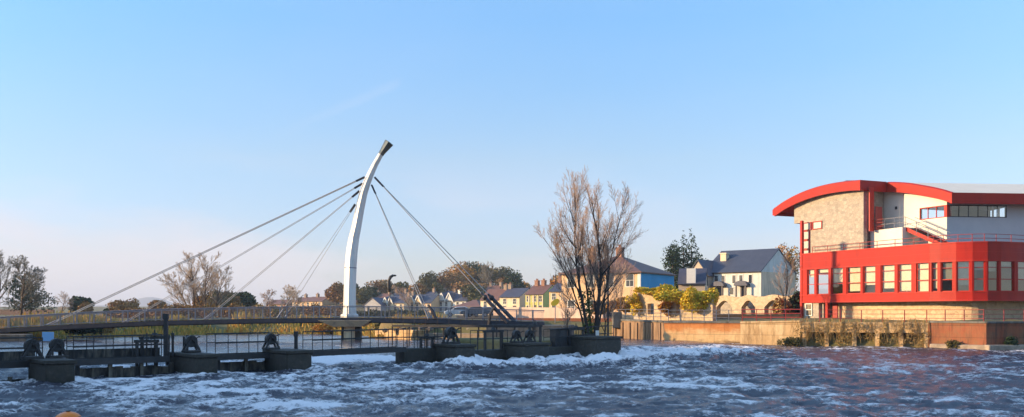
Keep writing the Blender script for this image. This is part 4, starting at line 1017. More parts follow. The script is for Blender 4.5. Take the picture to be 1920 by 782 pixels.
# white house with blue end wall
ca = Vector((Xp(1200, 125), 125)); dl = Vector((-.86, .51)); z = 2.4
hb = house(ca + dl * 11.5, ca, z, ZE(510, 125) - z, ZE(478, 131) - z, 12, 'peach', 'brownroof', 'large house with blue painted end wall and hipped dark roof above the ruin', style='hip', wins=(4, 4), chim=(.12, .52), gm='brick', name='corner_house', ww=1.0, wh=1.6)
wmx = M['blue']; hb_w = (Vector(ca) - (ca + dl * 11.5)).length
MB().box(hb_w - .1, hb_w + .05, .12, 12.02, -2.5, ZE(510, 125) - z - .12).build('painted_end_wall', M['blue'], hb, world=False)
MB().box(hb_w - .32, hb_w + .10, -.08, .12, -2.5, ZE(510, 125) - z - .1).build('corner_quoin', M['trim'], hb, world=False)
# small house with dark roof and white chimney
a, b = hz(1272, 141, 1322, 140); z = 4.2
hs = house(a, b, z, ZE(531, 140) - z, ZE(505, 143) - z, 5, 'beige', 'slate', 'small beige house with dark roof and broad white chimney', wins=(0, 0), chim=(), name='small_house')
MB().box(1.2, 2.5, -.15, .9, ZE(531, 140) - z - .1, ZE(503, 140) - z).build('chimney', M['trim'], hs, world=False)
# white house, upper right, with two dark door canopies
ca = Vector((Xp(1427, 146), 146)); dl = Vector((-.74, .67)); z = 5.3; Lh = 10.0
hw = house(ca + dl * Lh, ca, z, ZE(508, 146) - z, ZE(467, 150) - z, 11.5, 'white', 'slate_blue', 'white two storey house with two dark arched door canopies and blue slate roof', style='gable', wins=(0, 0), chim=(), name='detached_house')
e_ = ZE(508, 146) - z
MB().box(Lh - .04, Lh + .03, .05, 11.45, -2.5, e_ - .1).build('side_render', M['tan'], hw, world=False)
for x in (.9, 2.3, 3.5, 5.4, 6.6, 8.2):
    w = MB().box(x - .36, x + .36, -.05, 0, e_ - 1.9, e_ - .45).build('window', M['trim'], hw, world=False); MB().box(x - .28, x + .28, -.058, -.052, e_ - 1.8, e_ - .55).build('pane', M['darkglass'], w, world=False)
for x in (3.0, 7.0):
    m = MB(); n_ = 10
    pts = [(x + 1.15 * math.cos(math.pi * k / n_), 1.75 + .75 * math.sin(math.pi * k / n_)) for k in range(n_ + 1)]
    m.hexa([(px_, -1.0, z_) for px_, z_ in pts], [(px_, -.01, z_) for px_, z_ in pts]); c = m.build('door_canopy', M['slate'], hw, world=False)
    for sx in (-.8, .8): MB().box(x + sx - .1, x + sx + .1, -.9, -.7, -.5, 1.74).build('post', M['door'], c, world=False)
    MB().box(x - .5, x + .5, -.06, 0, -.5, 1.6).build('door', M['door'], hw, world=False)
for x in (1.0, 5.0):
    w = MB().box(x - .4, x + .4, -.05, 0, .3, 1.6).build('window', M['trim'], hw, world=False); MB().box(x - .32, x + .32, -.058, -.052, .4, 1.5).build('pane', M['darkglass'], w, world=False)
w = MB().box(Lh + .031, Lh + .08, 7.4, 8.2, 1.2, 2.6).build('window', M['trim'], hw, world=False); MB().box(Lh + .081, Lh + .09, 7.5, 8.1, 1.3, 2.5).build('pane', M['darkglass'], w, world=False)
m = MB().box(1.4, 2.4, 2.8, 3.8, e_ + .5, ZE(474, 150) - z); m.box(1.3, 2.5, 2.7, 3.9, ZE(474, 150) - z, ZE(474, 150) - z + .2); m.build('chimney', M['cream'], hw, world=False)
# its front wing
wg = ca + dl * (Lh + 1.9); m_ = house(wg + Vector((-1.0, -1.4)), wg + Vector((-1.0, -1.4)) - dl * 3.4, z, e_ - .3, e_ + 1.9, 7, 'beige', 'slate_blue', 'narrow front gabled wing joined to the white house with canopies', style='front', wins=(1, 1), chim=(), name='gabled_wing', door=False)
# far-left shed
t = thing('white_shed', 'long flat white industrial shed behind the bridge near the left', 'shed', (Xp(170, 250), 250, 2))
x0, x1 = Xp(168, 250), Xp(211, 250); zt = ZE(586.5, 250)
MB().box(x0, x1, 250, 262, 1, zt - .55).build('wall', M['white'], t); MB().box(x0 - .3, x1 + .3, 249.7, 262.3, zt - .549, zt).build('roof', M['grey'], t)
for i in range(3): q = lerp(x0, x1, (i + .7) / 3.3); MB().box(q - .05, q + .12, 249.9, 249.99, 1, zt - .56).build('downpipe', M['galv'], t)
t = thing('white_shed', 'second pale flat shed half hidden by a leaning stay cable', 'shed', (Xp(265, 280), 280, 2))
x0, x1 = Xp(252, 280), Xp(290, 280); zt = ZE(584, 280); MB().box(x0, x1, 280, 290, 1, zt - .5).build('wall', M['grey'], t); MB().box(x0 - .3, x1 + .3, 279.7, 290.3, zt - .499, zt).build('roof', M['galv'], t)

# ruin with creeper
rt = thing('ruined_stone_building', 'roofless sandy stone ruin with empty window openings', 'ruin', (Xp(1190, 100), 100, 2))
ra, rbb = Vector((Xp(1196, 103), 103)), Vector((Xp(1336, 96), 96)); rd = (rbb - ra); RL = rd.length; rd.normalize()
m = MB(); ops = [(seg_at_px(ra, rbb, 1214), seg_at_px(ra, rbb, 1226)), (seg_at_px(ra, rbb, 1268), seg_at_px(ra, rbb, 1276))]; e0 = ra
for a, b in ops:
    m.wall(e0, a, 1, 4.9 + (a.x % .4), .6); m.wall(a, b, 1, 2.75, .6); m.wall(a, b, 3.9, 5.1, .6); e0 = b
m.wall(e0, rbb, 1, 5.0, .6, 4.3)
m.build('front_wall', M['sandstone'], rt)
MB().wall(ra + Vector((.05, 4)), rbb + Vector((.0, 4)), 1, 4.3, .5).build('back_wall', M['bstone'], rt)
MB().wall(ra, ra + Vector((.2, 4)), 1, 4.2, -.5).build('side_wall', M['bstone'], rt)
# arched wall
at_ = thing('arched_stone_wall', 'sunlit stone wall with three open arches below the white house', 'arched wall', (Xp(1345, 116), 116, 3))
aa, ab = Vector((Xp(1338, 119), 119)), Vector((Xp(1500, 110), 110)); dd = (ab - aa).normalized(); AL = (ab - aa).length
m = MB(); zb, zt = 2.6, ZE(556, 114); nA = 10; top_z = []
cs = [(1358, 15), (1403, 13), (1450, 17), (1493, 12)]; edges = []; prevx = aa
def U(px): return (seg_at_px(aa, ab, px) - aa).dot(dd)
cur = 0
for cpx, hw_ in cs:
    u0, u1 = U(cpx - hw_), min(AL - .05, U(cpx + hw_)); spring = ZE(577, 114)
    m.wall(aa + dd * cur, aa + dd * u0, zb, zt, .9)
    crown = ZE(563, 114)
    for k in range(nA):
        a0, a1 = k / nA, (k + 1) / nA
        f_ = lambda q: spring + (crown - spring) * math.sin(math.pi * min(.98, max(.02, q)))
        p, q = aa + dd * lerp(u0, u1, a0), aa + dd * lerp(u0, u1, a1); n = Vector((-dd.y, dd.x)) * .9
        m.hexa([LP(p, f_(a0)), LP(q, f_(a1)), LP(q + n, f_(a1)), LP(p + n, f_(a0))], [LP(p, zt + .2 * math.sin(3 * a0)), LP(q, zt + .2 * math.sin(3 * a1)), LP(q + n, zt), LP(p + n, zt)])
    cur = u1
m.build('arcade', M['sandstone'], at_)
MB().wall(aa + Vector((0, 3.5)), ab + Vector((0, 3.5)), 2, ZE(566, 114), .5).build('rear_wall', M['bstone'], at_)
bankwall(1337, 108, 1500, 103, 2.75, M['barkdark'], 'low dark hedge-topped wall below the stone arches', 'garden wall', 1)

# ------------------------------------------------------------------ trees
def bare_tree(name, label, base, H, seed, spread=.5, trunks=1, r0=.18, tm='bark', cm='twig', levels=4, nb=(7, 7, 6, 5), up=.35, group=None, minr=.012, lean=(0, 0), fork=.25, cat='tree', wob=.09, ratio=.55):
    rg = random.Random(seed); t = thing(name, label, cat, base, 0, group); T = MB(); C = MB()
    def grow(p, d, L, r, lvl):
        n = 7 if lvl == 0 else 5 if lvl < 3 else 3
        pts = [p.copy()]; rad = [r]; dirs = [d.copy()]
        for i in range(n):
            d = (d + Vector((rg.gauss(0, wob), rg.gauss(0, wob), rg.gauss(0, wob * .6) + up * .16 * (lvl > 0)))).normalized()
            p = p + d * L / n; pts.append(p.copy()); dirs.append(d.copy()); rad.append(max(minr * .6, r * (1 - .85 * (i + 1) / n)))
        (T if lvl < 2 else C).path(pts, rad, (7, 5, 4, 3, 3)[lvl], cap=False)
        if lvl >= levels: return
        k = nb[lvl]
        for j in range(k):
            f = lerp(fork if lvl == 0 else .18, .97, (j + rg.random() * .8) / k); i = min(n - 1, int(f * n)); q = pts[i].lerp(pts[i + 1], f * n - i)
            a = rg.uniform(0, 2 * math.pi); o = dirs[i].orthogonal().normalized(); s_ = dirs[i].cross(o)
            sp = spread * rg.uniform(.6, 1.25) * (1 if lvl == 0 else .95)
            nd = (dirs[i] * math.cos(sp) + (o * math.cos(a) + s_ * math.sin(a)) * math.sin(sp)).normalized()
            grow(q, nd, L * (ratio[min(lvl, len(ratio) - 1)] if hasattr(ratio, '__len__') else ratio) * rg.uniform(.7, 1.15) * (1.15 - .5 * f), max(minr, rad[i] * (.62 - .12 * (lvl > 0))), lvl + 1)
    if trunks == 1: grow(Vector((0, 0, -.3)), Vector((lean[0], lean[1], 1)).normalized(), H * .86, r0, 0)
    else:
        for (dx, dy, lx, ly, hk, rk) in trunks: grow(Vector((dx, dy, -.3)), Vector((lx, ly, 1)).normalized(), H * hk, r0 * rk, 0)
    T.build('trunk', M[tm], t, world=False, smooth=True); C.build('crown', M[cm], t, world=False)
    return t
def leafy_mesh(m, lobes, n, size, rg, flat=1.0):
    tot = sum(l[3] * l[4] * l[5] for l in lobes)
    for (x, y, z, rx, ry, rz) in lobes:
        k = int(n * rx * ry * rz / tot) + 8
        for _ in range(k):
            u = rg.uniform(-1, 1); a = rg.uniform(0, 2 * math.pi); rr = rg.uniform(.35, 1) ** .5 * (1 + rg.gauss(0, .07)); q = math.sqrt(1 - u * u)
            c = Vector((x + rx * rr * q * math.cos(a), y + ry * rr * q * math.sin(a), z + rz * rr * u))
            s_ = size * rg.uniform(.5, 1.3); v1 = Vector((rg.gauss(0, 1), rg.gauss(0, 1), rg.gauss(0, 1))).normalized(); v2 = v1.orthogonal().normalized() * s_ * .6; v1 = v1 * s_
            b = len(m.v); m.v += [tuple(c - v1), tuple(c + v2), tuple(c + v1), tuple(c - v2)]; m.f.append((b, b + 1, b + 2, b + 3))
    return m
def leafy_tree(name, label, base, H, W, seed, cm, n=1500, size=.4, kind='round', group=None, trunk=.22, cat='tree', tm='bark'):
    rg = random.Random(seed); t = thing(name, label, cat, base, 0, group); m = MB(); lobes = []
    if kind == 'round':
        for _ in range(13): a = rg.uniform(0, 6.28); q = rg.uniform(.1, .65) * W / 2; lobes.append((q * math.cos(a), q * math.sin(a), H * rg.uniform(.28, .78), W * rg.uniform(.2, .32), W * rg.uniform(.2, .32), H * rg.uniform(.16, .26)))
    elif kind == 'cone':
        for i in range(11): f = i / 10; k = (1 - f) ** .8 * W / 2 + .25; a = rg.uniform(0, 6.28); lobes.append((math.cos(a) * k * .3, math.sin(a) * k * .3, H * lerp(.15, .97, f), k, k, H * .075))
    elif kind == 'bush':
        for _ in range(8): a = rg.uniform(0, 6.28); q = rg.uniform(.0, .7) * W / 2; hh = H * rg.uniform(.3, .5); lobes.append((q * math.cos(a), q * math.sin(a) * .6, hh * .9, W * .2, W * .16, hh))
    leafy_mesh(m, lobes, n, size, rg)
    if kind != 'bush':
        tk = MB().path([(0, 0, -1), (.05 * H * rg.uniform(-.3, .3), 0, H * .4), (0, 0, H * .8)], [trunk, trunk * .7, trunk * .25], 6)
        for l in lobes[:7]: tk.path([(0, 0, l[2] * .55), (l[0] * .6, l[1] * .6, l[2] * .85), (l[0], l[1], l[2])], [trunk * .4, trunk * .25, trunk * .1], 5)
        tk.build('trunk', M[tm], t, world=False)
    else: MB().path([(0, 0, -.4), (0, 0, H * .4)], [.1, .05], 5).build('stem', M['bark'], t, world=False)
    m.build('crown', M[cm], t, world=False); return t
def gz(x, y): return float(ground_z(np.array([x]), np.array([y]))[0])
def at(px, d, z=None):
    x = Xp(px, d); return (x, d, gz(x, d) if z is None else z)
# the bare tree on the end pier
big = bare_tree('bare_poplar', 'tall bare many-stemmed tree with ivied lower trunks on the end pier', (Xp(1112, 66), 66, 1.15), 11.8, 19,
    spread=.58, trunks=[(-.25, .1, -.16, .0, .88, 1.0), (-.05, .2, -.07, .06, .86, .75), (.15, 0, .08, -.04, .88, 1.25), (.25, .2, .16, .05, .88, .65), (-.45, .1, -.15, -.05, .70, .6), (.35, .1, .19, .1, .76, .65), (.1, .3, .0, .16, .66, .5)], r0=.15, tm='barkdark', cm='twig', nb=(13, 8, 6, 4), up=.72, minr=.0085, fork=.27, wob=.085, ratio=(.33, .52, .50, .5))
m = MB(); rg = random.Random(3)
for (dx, lx) in ((-.25, -.16), (-.05, -.09), (-.4, -.22)):
    for k in range(210):
        h = rg.uniform(0, 3.3); a = rg.uniform(0, 6.28); rr = rg.uniform(.1, .26) * (1.25 - h / 6); c = Vector((dx + lx * h + rr * math.cos(a), .1 + rr * math.sin(a), h))
        v1 = Vector((rg.gauss(0, 1), rg.gauss(0, 1), rg.gauss(0, 1))).normalized() * .09; v2 = v1.orthogonal().normalized() * .07; b = len(m.v); m.v += [tuple(c - v1), tuple(c + v2), tuple(c + v1), tuple(c - v2)]; m.f.append((b, b + 1, b + 2, b + 3))
m.build('ivy', M['ivy'], big, world=False); big.scale = (.84, .84, 1)
for i, (px, d, H_, sd, lab) in enumerate(((1133, 70, 5.4, 6, 'upright reddish sapling between the bare tree and the pole'), (1064, 72, 3.4, 7, 'small twiggy sapling left of the ivied tree'), (1160, 98, 6, 8, 'reddish bare shrub tree behind the pole before the cream house'))):
    bare_tree('bare_sapling', lab, at(px, d, 1.2 if d < 80 else 2.1), H_, sd, spread=.5, r0=.06, cm='twig', nb=(12, 7, 5, 3), up=.5, levels=3, minr=.012, fork=.08, group=None)
bare_tree('bare_tree', 'bare rounded tree standing behind the bridge between the second and third stays', at(377, 150), 11.6, 21, spread=.62, r0=.2, trunks=[(-1.0, 0, -.12, 0, .80, 1), (.9, .2, .10, .1, .80, .9), (-1.6, .4, -.28, .1, .70, .7), (1.6, 0, .28, -.1, .66, .7), (0, .4, 0, .2, .7, .6)], cm='twig_pale', nb=(13, 8, 6, 4), up=.45, levels=4, minr=.019, fork=.12, wob=.1, ratio=(.42, .5, .5, .5))
bare_tree('bare_tree', 'grey bare tree cut by the left edge of the view', at(-4, 130), 9.4, 22, spread=.7, r0=.2, cm='twig_grey', nb=(13, 8, 5, 4), up=.3, minr=.022, fork=.2, ratio=.52)
bare_tree('bare_tree', 'dense grey-green tree near the left edge above the railing', at(38, 128), 8.6, 23, spread=.8, r0=.2, cm='twig_grey', nb=(14, 9, 6, 4), up=.2, minr=.024, fork=.18, ratio=.52)
leafy_tree('ivied_tree', 'dark grey-green rounded tree right of the grey bare tree', at(58, 132), 6.2, 6.5, 24, 'greygreen', 2600, .16)
bare_tree('bare_tree', 'tiny bare spreading tree where the first stay meets the deck', at(117, 170), 4.6, 25, spread=.9, r0=.1, cm='twig', nb=(12, 7, 5, 3), up=.2, minr=.022, fork=.05, levels=3)
bare_tree('bare_tree', 'reddish bare tree in front of the stone end wall of the red building', at(1470, 93.2, 2.1), 6.9, 26, spread=.5, r0=.09, cm='twig', nb=(12, 8, 5, 3), up=.4, minr=.011, fork=.25, ratio=.45)
for i, (px, d, H_, sd, cm, lab) in enumerate(((497, 230, 6.2, 31, 'twig', 'purplish bare tree before the distant red-brown roof'), (535, 220, 6.6, 32, 'twig_pale', 'pale bare tree at the foot of the fourth stay, left one'), (560, 225, 6.4, 33, 'twig_pale', 'pale bare tree just left of the low orange-brown house'), (925, 330, 17.5, 34, 'twig_grey', 'tall pale bare tree rising above the wooded hill'), (770, 290, 9, 35, 'twig', 'bare tree between the cream and orange-cream houses'))):
    bare_tree('bare_tree', lab, at(px, d), H_ - 4.2 * (px == 925), sd, spread=.7, r0=.16, cm=cm, nb=(11, 7, 5, 3), up=.3, minr=.03, fork=.15 if px != 925 else .45)
LT = [  # px, d, height, width, material, kind, label
 (160, 190, 2.9, 4.6, 'brownleaf', 'bush', 'brown shrub right of the tiny bare tree'), (150, 220, 4.4, 5.5, 'darkgreen', 'round', 'dark rounded tree just left of the white shed'),
 (232, 200, 3.9, 6.2, 'brownleaf', 'round', 'rounded brown tree between the two white sheds'), (205, 180, 1.8, 3, 'darkgreen', 'bush', 'small dark bush before the white shed'),
 (295, 260, 4.2, 5, 'brownleaf', 'round', 'brown tree left of the large bare tree behind the bridge'), (333, 180, 3, 6, 'brownleaf', 'bush', 'brown scrub left under the large bare tree'),
 (386, 165, 4.6, 5, 'oleaf', 'round', 'orange-brown tree at the foot of the large bare tree'), (414, 170, 5, 5, 'olive', 'round', 'olive tree right under the large bare tree'), (428, 200, 4.7, 4.5, 'brownleaf', 'round', 'brown tree beside the flat dark evergreen'),
 (443, 220, 5.9, 8.5, 'darkgreen', 'round', 'flat-topped dark evergreen left of the third stay foot'), (466, 240, 4.4, 5, 'olive', 'round', 'low olive tree right of the dark evergreen'),
 (630, 330, 8.5, 9, 'brownleaf', 'round', 'brown tree behind the brick house left of the mast'), (660, 340, 8.6, 8, 'darkgreen', 'round', 'dark tree directly behind the mast'), (681, 320, 7.6, 7, 'olive', 'round', 'olive tree immediately right of the mast'),
 (700, 330, 6.6, 6, 'darkgreen', 'round', 'dark green tree behind the grey gabled house'), (716, 345, 8.3, 11, 'brownleaf', 'round', 'broad brown tree below the street lamp'), (741, 345, 7.1, 7, 'olive', 'round', 'olive tree right of the street lamp'), (757, 340, 7.3, 6, 'olive', 'round', 'olive tree behind the house with two small pale gables'),
 (785, 330, 7.5, 7, 'brownleaf', 'round', 'small brown tree behind the orange-cream gables'), (803, 345, 10.7, 9, 'olive', 'round', 'upright golden-brown tree between the orange-cream and white houses'), (820, 330, 7.2, 6, 'olive', 'round', 'olive tree left of the wooded hill'),
 (845, 350, 10.3, 15, 'brownleaf', 'round', 'brown tree at the left end of the wooded hill'), (862, 370, 11.3, 15, 'brownleaf', 'round', 'brown domed tree on the wooded hill behind the white house'), (874, 360, 12.3, 14, 'oleaf', 'round', 'russet tree on the wooded hill crossed by the back stays'), (884, 375, 12.8, 15, 'brownleaf', 'round', 'tall brown tree in the middle of the wooded hill'),
 (899, 365, 12.3, 14, 'darkgreen', 'round', 'dark green tree on top of the wooded hill'), (912, 370, 11.3, 14, 'brownleaf', 'round', 'brown tree left of the tall pale bare tree'), (936, 360, 10.8, 14, 'olive', 'round', 'olive brown tree right of the tall pale bare tree'), (950, 350, 8.3, 12, 'brownleaf', 'round', 'brown tree at the right end of the wooded hill'),
 (966, 300, 14.5, 9, 'darkgreen', 'round', 'dark evergreen crown above the purple slate roof'), (893, 300, 9, 9, 'olive', 'round', 'olive tree right behind the white house roof'), (1050, 230, 10.5, 9.5, 'oleaf', 'round', 'rusty brown tree left behind the big bare tree'), (1000, 280, 8, 6, 'darkgreen', 'round', 'dark tree behind the yellow-green house'),
 (831, 352, 7.8, 9, 'brownleaf', 'round', 'brown tree at the foot of the wooded hill left end'), (870, 330, 7.3, 12, 'brownleaf', 'round', 'low brown tree in front of the russet tree on the hill'), (905, 335, 7.3, 12, 'brownleaf', 'round', 'low brown tree in front of the dark green hilltop tree'), (943, 330, 5.8, 11, 'olive', 'round', 'low olive tree above the brown roof right of the back stays'), (976, 320, 8.5, 9, 'brownleaf', 'round', 'low brown tree behind the purple slate roof'),
 (1262, 165, 11.8, 5, 'darkgreen', 'round', 'loose dark pine left of the twin conifers'), (1281, 168, 12.2, 5.2, 'darkgreen', 'cone', 'pointed dark conifer, left one of the pair behind the small beige house'), (1296, 166, 12.4, 5.4, 'darkgreen', 'cone', 'pointed dark conifer, right one of the pair behind the small beige house'), (1316, 185, 8.6, 6, 'darkgreen', 'round', 'dark green tree left of the white house with canopies'),
 (1478, 158, 9.4, 5, 'oleaf', 'round', 'brown tree above the gable of the white house with canopies'),
 (1335, 122, 3.4, 3, 'brownleaf', 'bush', 'purple-brown shrub left of the first stone arch'), (1468, 108, 2.6, 3, 'scrub', 'bush', 'dark tangled shrub beside the red building'), (1490, 108, 3.4, 3, 'darkgreen', 'bush', 'dark shrub against the red corner post')]
for i, (px, d, hh, ww_, cm, kd, lab) in enumerate(LT):
    leafy_tree('shrub' if kd == 'bush' else ('conifer' if kd == 'cone' else 'tree'), lab, at(px, d), hh, ww_, 100 + i, cm, 2600 if d > 200 else 2200, .40 if d > 200 else .22, kd, cat='shrub' if kd == 'bush' else 'tree')
# creeper over the ruin
def creeper(px, d, zc, rx, rz, cm, n, sd, lab):
    m = MB(); rg = random.Random(sd); L_ = [(rg.uniform(-.7, .7) * rx, rg.uniform(-.3, .5), rg.uniform(-.6, .6) * rz, rx * rg.uniform(.25, .5), .6, rz * rg.uniform(.25, .5)) for _ in range(9)]
    t = thing('creeper', lab, 'creeper', P(px, HY, d)); t.location.z = zc
    leafy_mesh(m, L_, n, .13, rg); m.build('leaves', M[cm], t, world=False)
    s_ = MB(); [s_.path([(l[0] * .7, .1, l[2] - .4), (l[0] * .9, .0, l[2])], [.03, .02], 5) for l in L_[:5]]; s_.build('stems', M['bark'], t, world=False)
creeper(1228, 101.3, 5.2, 2.1, .5, 'yleaf', 3000, 1, 'yellow-green creeper heaped on the left top of the ruin')
creeper(1272, 98.6, 4.65, 2.7, 1.45, 'yleaf', 9000, 2, 'yellow creeper heaped over the middle of the ruin')
creeper(1313, 96.5, 3.95, 1.8, 1.8, 'yleaf', 8000, 3, 'large golden creeper hanging down the right end of the ruin')
creeper(1250, 99.7, 3.3, .95, 1.0, 'oleaf', 2000, 4, 'orange creeper patch between the two ruin windows')
creeper(1186, 103.0, 3.7, 1.0, 1.4, 'yleaf', 2300, 5, 'olive green creeper at the left corner of the ruin')
creeper(1160, 112, 3.4, 2.2, 1.5, 'oleaf', 3000, 6, 'rusty scrub heap below the cream house, left of the ruin')
creeper(1135, 116, 3.2, 2.0, 1.4, 'brownleaf', 2600, 7, 'brown scrub heap behind the utility pole')
for (pa, da, pb, db, hh, cm, lab) in ((215, 150, 330, 140, 1.5, 'brownleaf', 'brown hedge behind the bridge rail left of the tallest post'), (330, 142, 450, 138, 1.9, 'brownleaf', 'brown hedge under the large bare tree behind the rail'), (450, 145, 560, 140, 1.7, 'scrub', 'tawny brown hedge between the third and fourth stay feet'), (560, 150, 645, 145, 1.9, 'brownleaf', 'brown hedge left of the mast foot'), (665, 150, 800, 142, 1.0, 'olive', 'low green brown hedge right of the mast foot')):
    (xa, ya), (xb, yb) = hz(pa, da, pb, db); rg = random.Random(pa); L_ = math.hypot(xb - xa, yb - ya); k_ = int(L_ / 1.1); z0 = gz(xa, ya)
    t = thing('hedge', lab, 'hedge', (xa, ya, z0)); m = MB(); leafy_mesh(m, [(lerp(0, xb - xa, (i + rg.random()) / k_), lerp(0, yb - ya, (i + .5) / k_), hh * .5, 1.0, .7, hh * rg.uniform(.4, .75)) for i in range(k_)], 300 * k_, .16, rg)
    m.build('leaves', M[cm], t, world=False); MB().path([(0, 0, .1), ((xb - xa) / 2, (yb - ya) / 2, .5), (xb - xa, yb - ya, .1)], .08, 5).build('stem', M['bark'], t, world=False)
# dry brambles hanging on the undercut quay wall
for i, (u, lab) in enumerate(((.03, 'bramble clump at the left end of the undercut quay wall'), (.15, 'dry bramble between the first two stub supports'), (.27, 'tall dry bramble spilling over the quay left of middle'), (.38, 'dry bramble just left of the middle stub support'), (.50, 'dense dry bramble at the middle of the undercut wall'), (.62, 'dry bramble right of the middle stub support'), (.74, 'dry bramble below the wide red windows'), (.86, 'thin bramble near the curved bay end'), (.96, 'bramble at the brown corner of the quay'))):
    q = av.lerp(bv, u) - n_q * .15 if False else av.lerp(bv, u) - Vector((-(bv - av).normalized().y, (bv - av).normalized().x)) * .12
    t = thing('bramble', lab, 'bramble', (q.x, q.y, 1.0), 0, None); rg = random.Random(60 + i); s_ = MB(); m = MB()
    for k in range(28):
        x = rg.uniform(-.95, .95); z0 = rg.uniform(.6, 1.25); s_.path([(x, .2, z0), (x + rg.gauss(0, .2), -.25, z0 + rg.uniform(-.1, .5)), (x + rg.gauss(0, .35), -.35, rg.uniform(-.8, .3))], [.018, .014, .008], 3, cap=False)
    leafy_mesh(m, [(rg.uniform(-.7, .7), -.1, rg.uniform(-.6, .9), .45, .22, .35) for _ in range(5)], 170, .07, rg)
    s_.build('stems', M['scrub'], t, world=False); m.build('leaves', M['scrub'], t, world=False)
for (px, d, W, H_, lab) in ((1482, 83.6, 2.5, .95, 'dark green bush hanging over the waterline at the cream wall end'), (1790, 77.3, 1.8, .8, 'low dark bush at the foot of the brown quay corner'), (1897, 75.6, 1.8, 1.15, 'dark bush on the footing at the right edge')):
    leafy_tree('waterside_bush', lab, (Xp(px, d), d, .05), H_, W, int(px), 'darkgreen' if px > 1800 else 'olive', 1500, .08, 'bush', cat='bush')
# reed bank across the upstream pool, as one mass of dry vegetation
m = MB(); rg = random.Random(77); shore = [(-53, 86.5), (-47, 89), (-44, 92), (-40, 101), (-34, 113.5), (-28, 114), (-22, 114.5), (-16, 103), (-13.5, 95)]
for a, b in zip(shore, shore[1:]):
    L = math.hypot(b[0] - a[0], b[1] - a[1])
    for k in range(int(L * 105)):
        u = rg.random(); w = rg.random() ** 1.3 * 7; dx, dy = (b[0] - a[0]) / L, (b[1] - a[1]) / L; x = lerp(a[0], b[0], u) - dy * w; y = lerp(a[1], b[1], u) + dx * w
        z = min(2.0, -.4 + w * .42 + .3); hgt = rg.uniform(.35, 1.05) * (.7 + .5 * math.sin(x * .7) * math.cos(x * .23 + 1)); an = rg.uniform(0, 3.14); cx_, sy_ = math.cos(an) * .13, math.sin(an) * .13; lx = rg.gauss(0, .18)
        n_ = len(m.v); m.v += [(x - cx_, y - sy_, z - .2), (x + cx_, y + sy_, z - .2), (x + lx + cx_ * .3, y, z + hgt), (x + lx - cx_ * .5, y, z + hgt)]; m.f.append((n_, n_ + 1, n_ + 2, n_ + 3))
struct(m.build('dry_reeds', M['reed']), 'stuff')
for i, (px, d, w, h, cm, lab) in enumerate(((155, 92, 4, 1.2, 'darkgreen', 'dark green bush on the bank below the first stay foot'), (285, 108, 4.5, 1.7, 'olive', 'green willow bush on the reed bank left of the tallest post'), (190, 97, 3, 1.1, 'scrub', 'brown bush on the reed bank below the white shed'), (345, 118, 5, 1.6, 'scrub', 'tawny bush on the bank right of the tallest post'), (425, 120, 5, 1.8, 'oleaf', 'orange bush on the bank below the third stay foot'), (480, 119, 5, 1.7, 'scrub', 'tawny bush below the bridge left of the green willow'),
        (530, 120, 6, 1.9, 'olive', 'wide green willow bush below the fourth stay foot'), (570, 119, 4, 1.6, 'darkgreen', 'dark green bush under the bridge left of the orange bank'), (620, 114, 6, 1.4, 'oleaf', 'broad orange shrub on the bank left of the mast column'), (715, 104, 3.5, 1.2, 'olive', 'small green bush on the bank right of the mast column'), (760, 100, 4, 1.1, 'scrub', 'tawny scrub above the low cream river wall'), (830, 100, 4, 1.2, 'scrub', 'tawny scrub on the bank below the parked cars'), (890, 99, 3, 1, 'olive', 'green scrub on the bank near the leaning prop'))):
    leafy_tree('bank_bush', lab, (Xp(px, d), d, .6 if d > 110 else .9), h, w, 300 + i, cm, 1100, .14, 'bush', cat='bush')
for i, (px, d, z, s_) in enumerate(((755, 94, 1.25, .3), (772, 95, 1.3, .22), (788, 95, 1.35, .26), (806, 96, 1.3, .3), (742, 94, 1.25, .2), (845, 96, 1.1, .35), (880, 96, 1.2, .3), (722, 94, 1.2, .26))):
    x = Xp(px, d); rg = random.Random(i); m = MB().ball((0, 0, 0), s_ * 1.2, s_, s_ * .8, 8, 6); m.v = [tuple(c * (1 + rg.uniform(-.18, .18)) for c in v) for v in m.v]; o = m.build('bank_boulder', M['rock']); o.location = (x, d, z)
    tag(o, 'pale boulder on the bank between the mast column and the stay anchors', 'boulder', 'pale boulders on the right bank')

# ------------------------------------------------------------------ lamps, poles, signs, cars
def street_lamp(base, H_, label, armdir=1):
    t = thing('street_lamp', label, 'street lamp', base)
    MB().tube((0, 0, -.5), (0, 0, H_ - 1.6), .09, .07, 8).build('pole', M['steeldark'], t, world=False)
    m = MB().path([(0, 0, H_ - 2.3), (-.14 * armdir, 0, H_ - 1.6), (-.16 * armdir, 0, H_ - .8), (.1 * armdir, 0, H_ - .25), (.5 * armdir, 0, H_)], [.22, .24, .2, .22, .16], 8); m.build('arm', M['iron'], t, world=False, smooth=True)
    MB().ball((.6 * armdir, 0, H_ - .05), .32, .2, .14, 10, 6).build('lantern', M['iron'], t, world=False)
street_lamp((Xp(731, 133), 133, 2.2), ZE(516, 133) - 2.2, 'dark curved-top street lamp standing alone against the sky right of the mast')
t = thing('utility_pole', 'thin dark utility pole with white insulators right of the bare tree', 'utility pole', (Xp(1140, 68.5), 68.5, 1.15))
zt = ZE(461, 68.5) - 1.15; MB().tube((0, 0, -.3), (0, 0, zt), .075, .055, 8).build('pole', M['iron'], t, world=False)
m = MB().path([(0, 0, zt - .1), (-.2, 0, zt + .1), (-.55, 0, zt + .08)], [.05, .05, .05], 6); m.build('bracket', M['iron'], t, world=False); MB().ball((-.6, 0, zt + .05), .26, .12, .1, 10, 6).build('lantern', M['iron'], t, world=False)
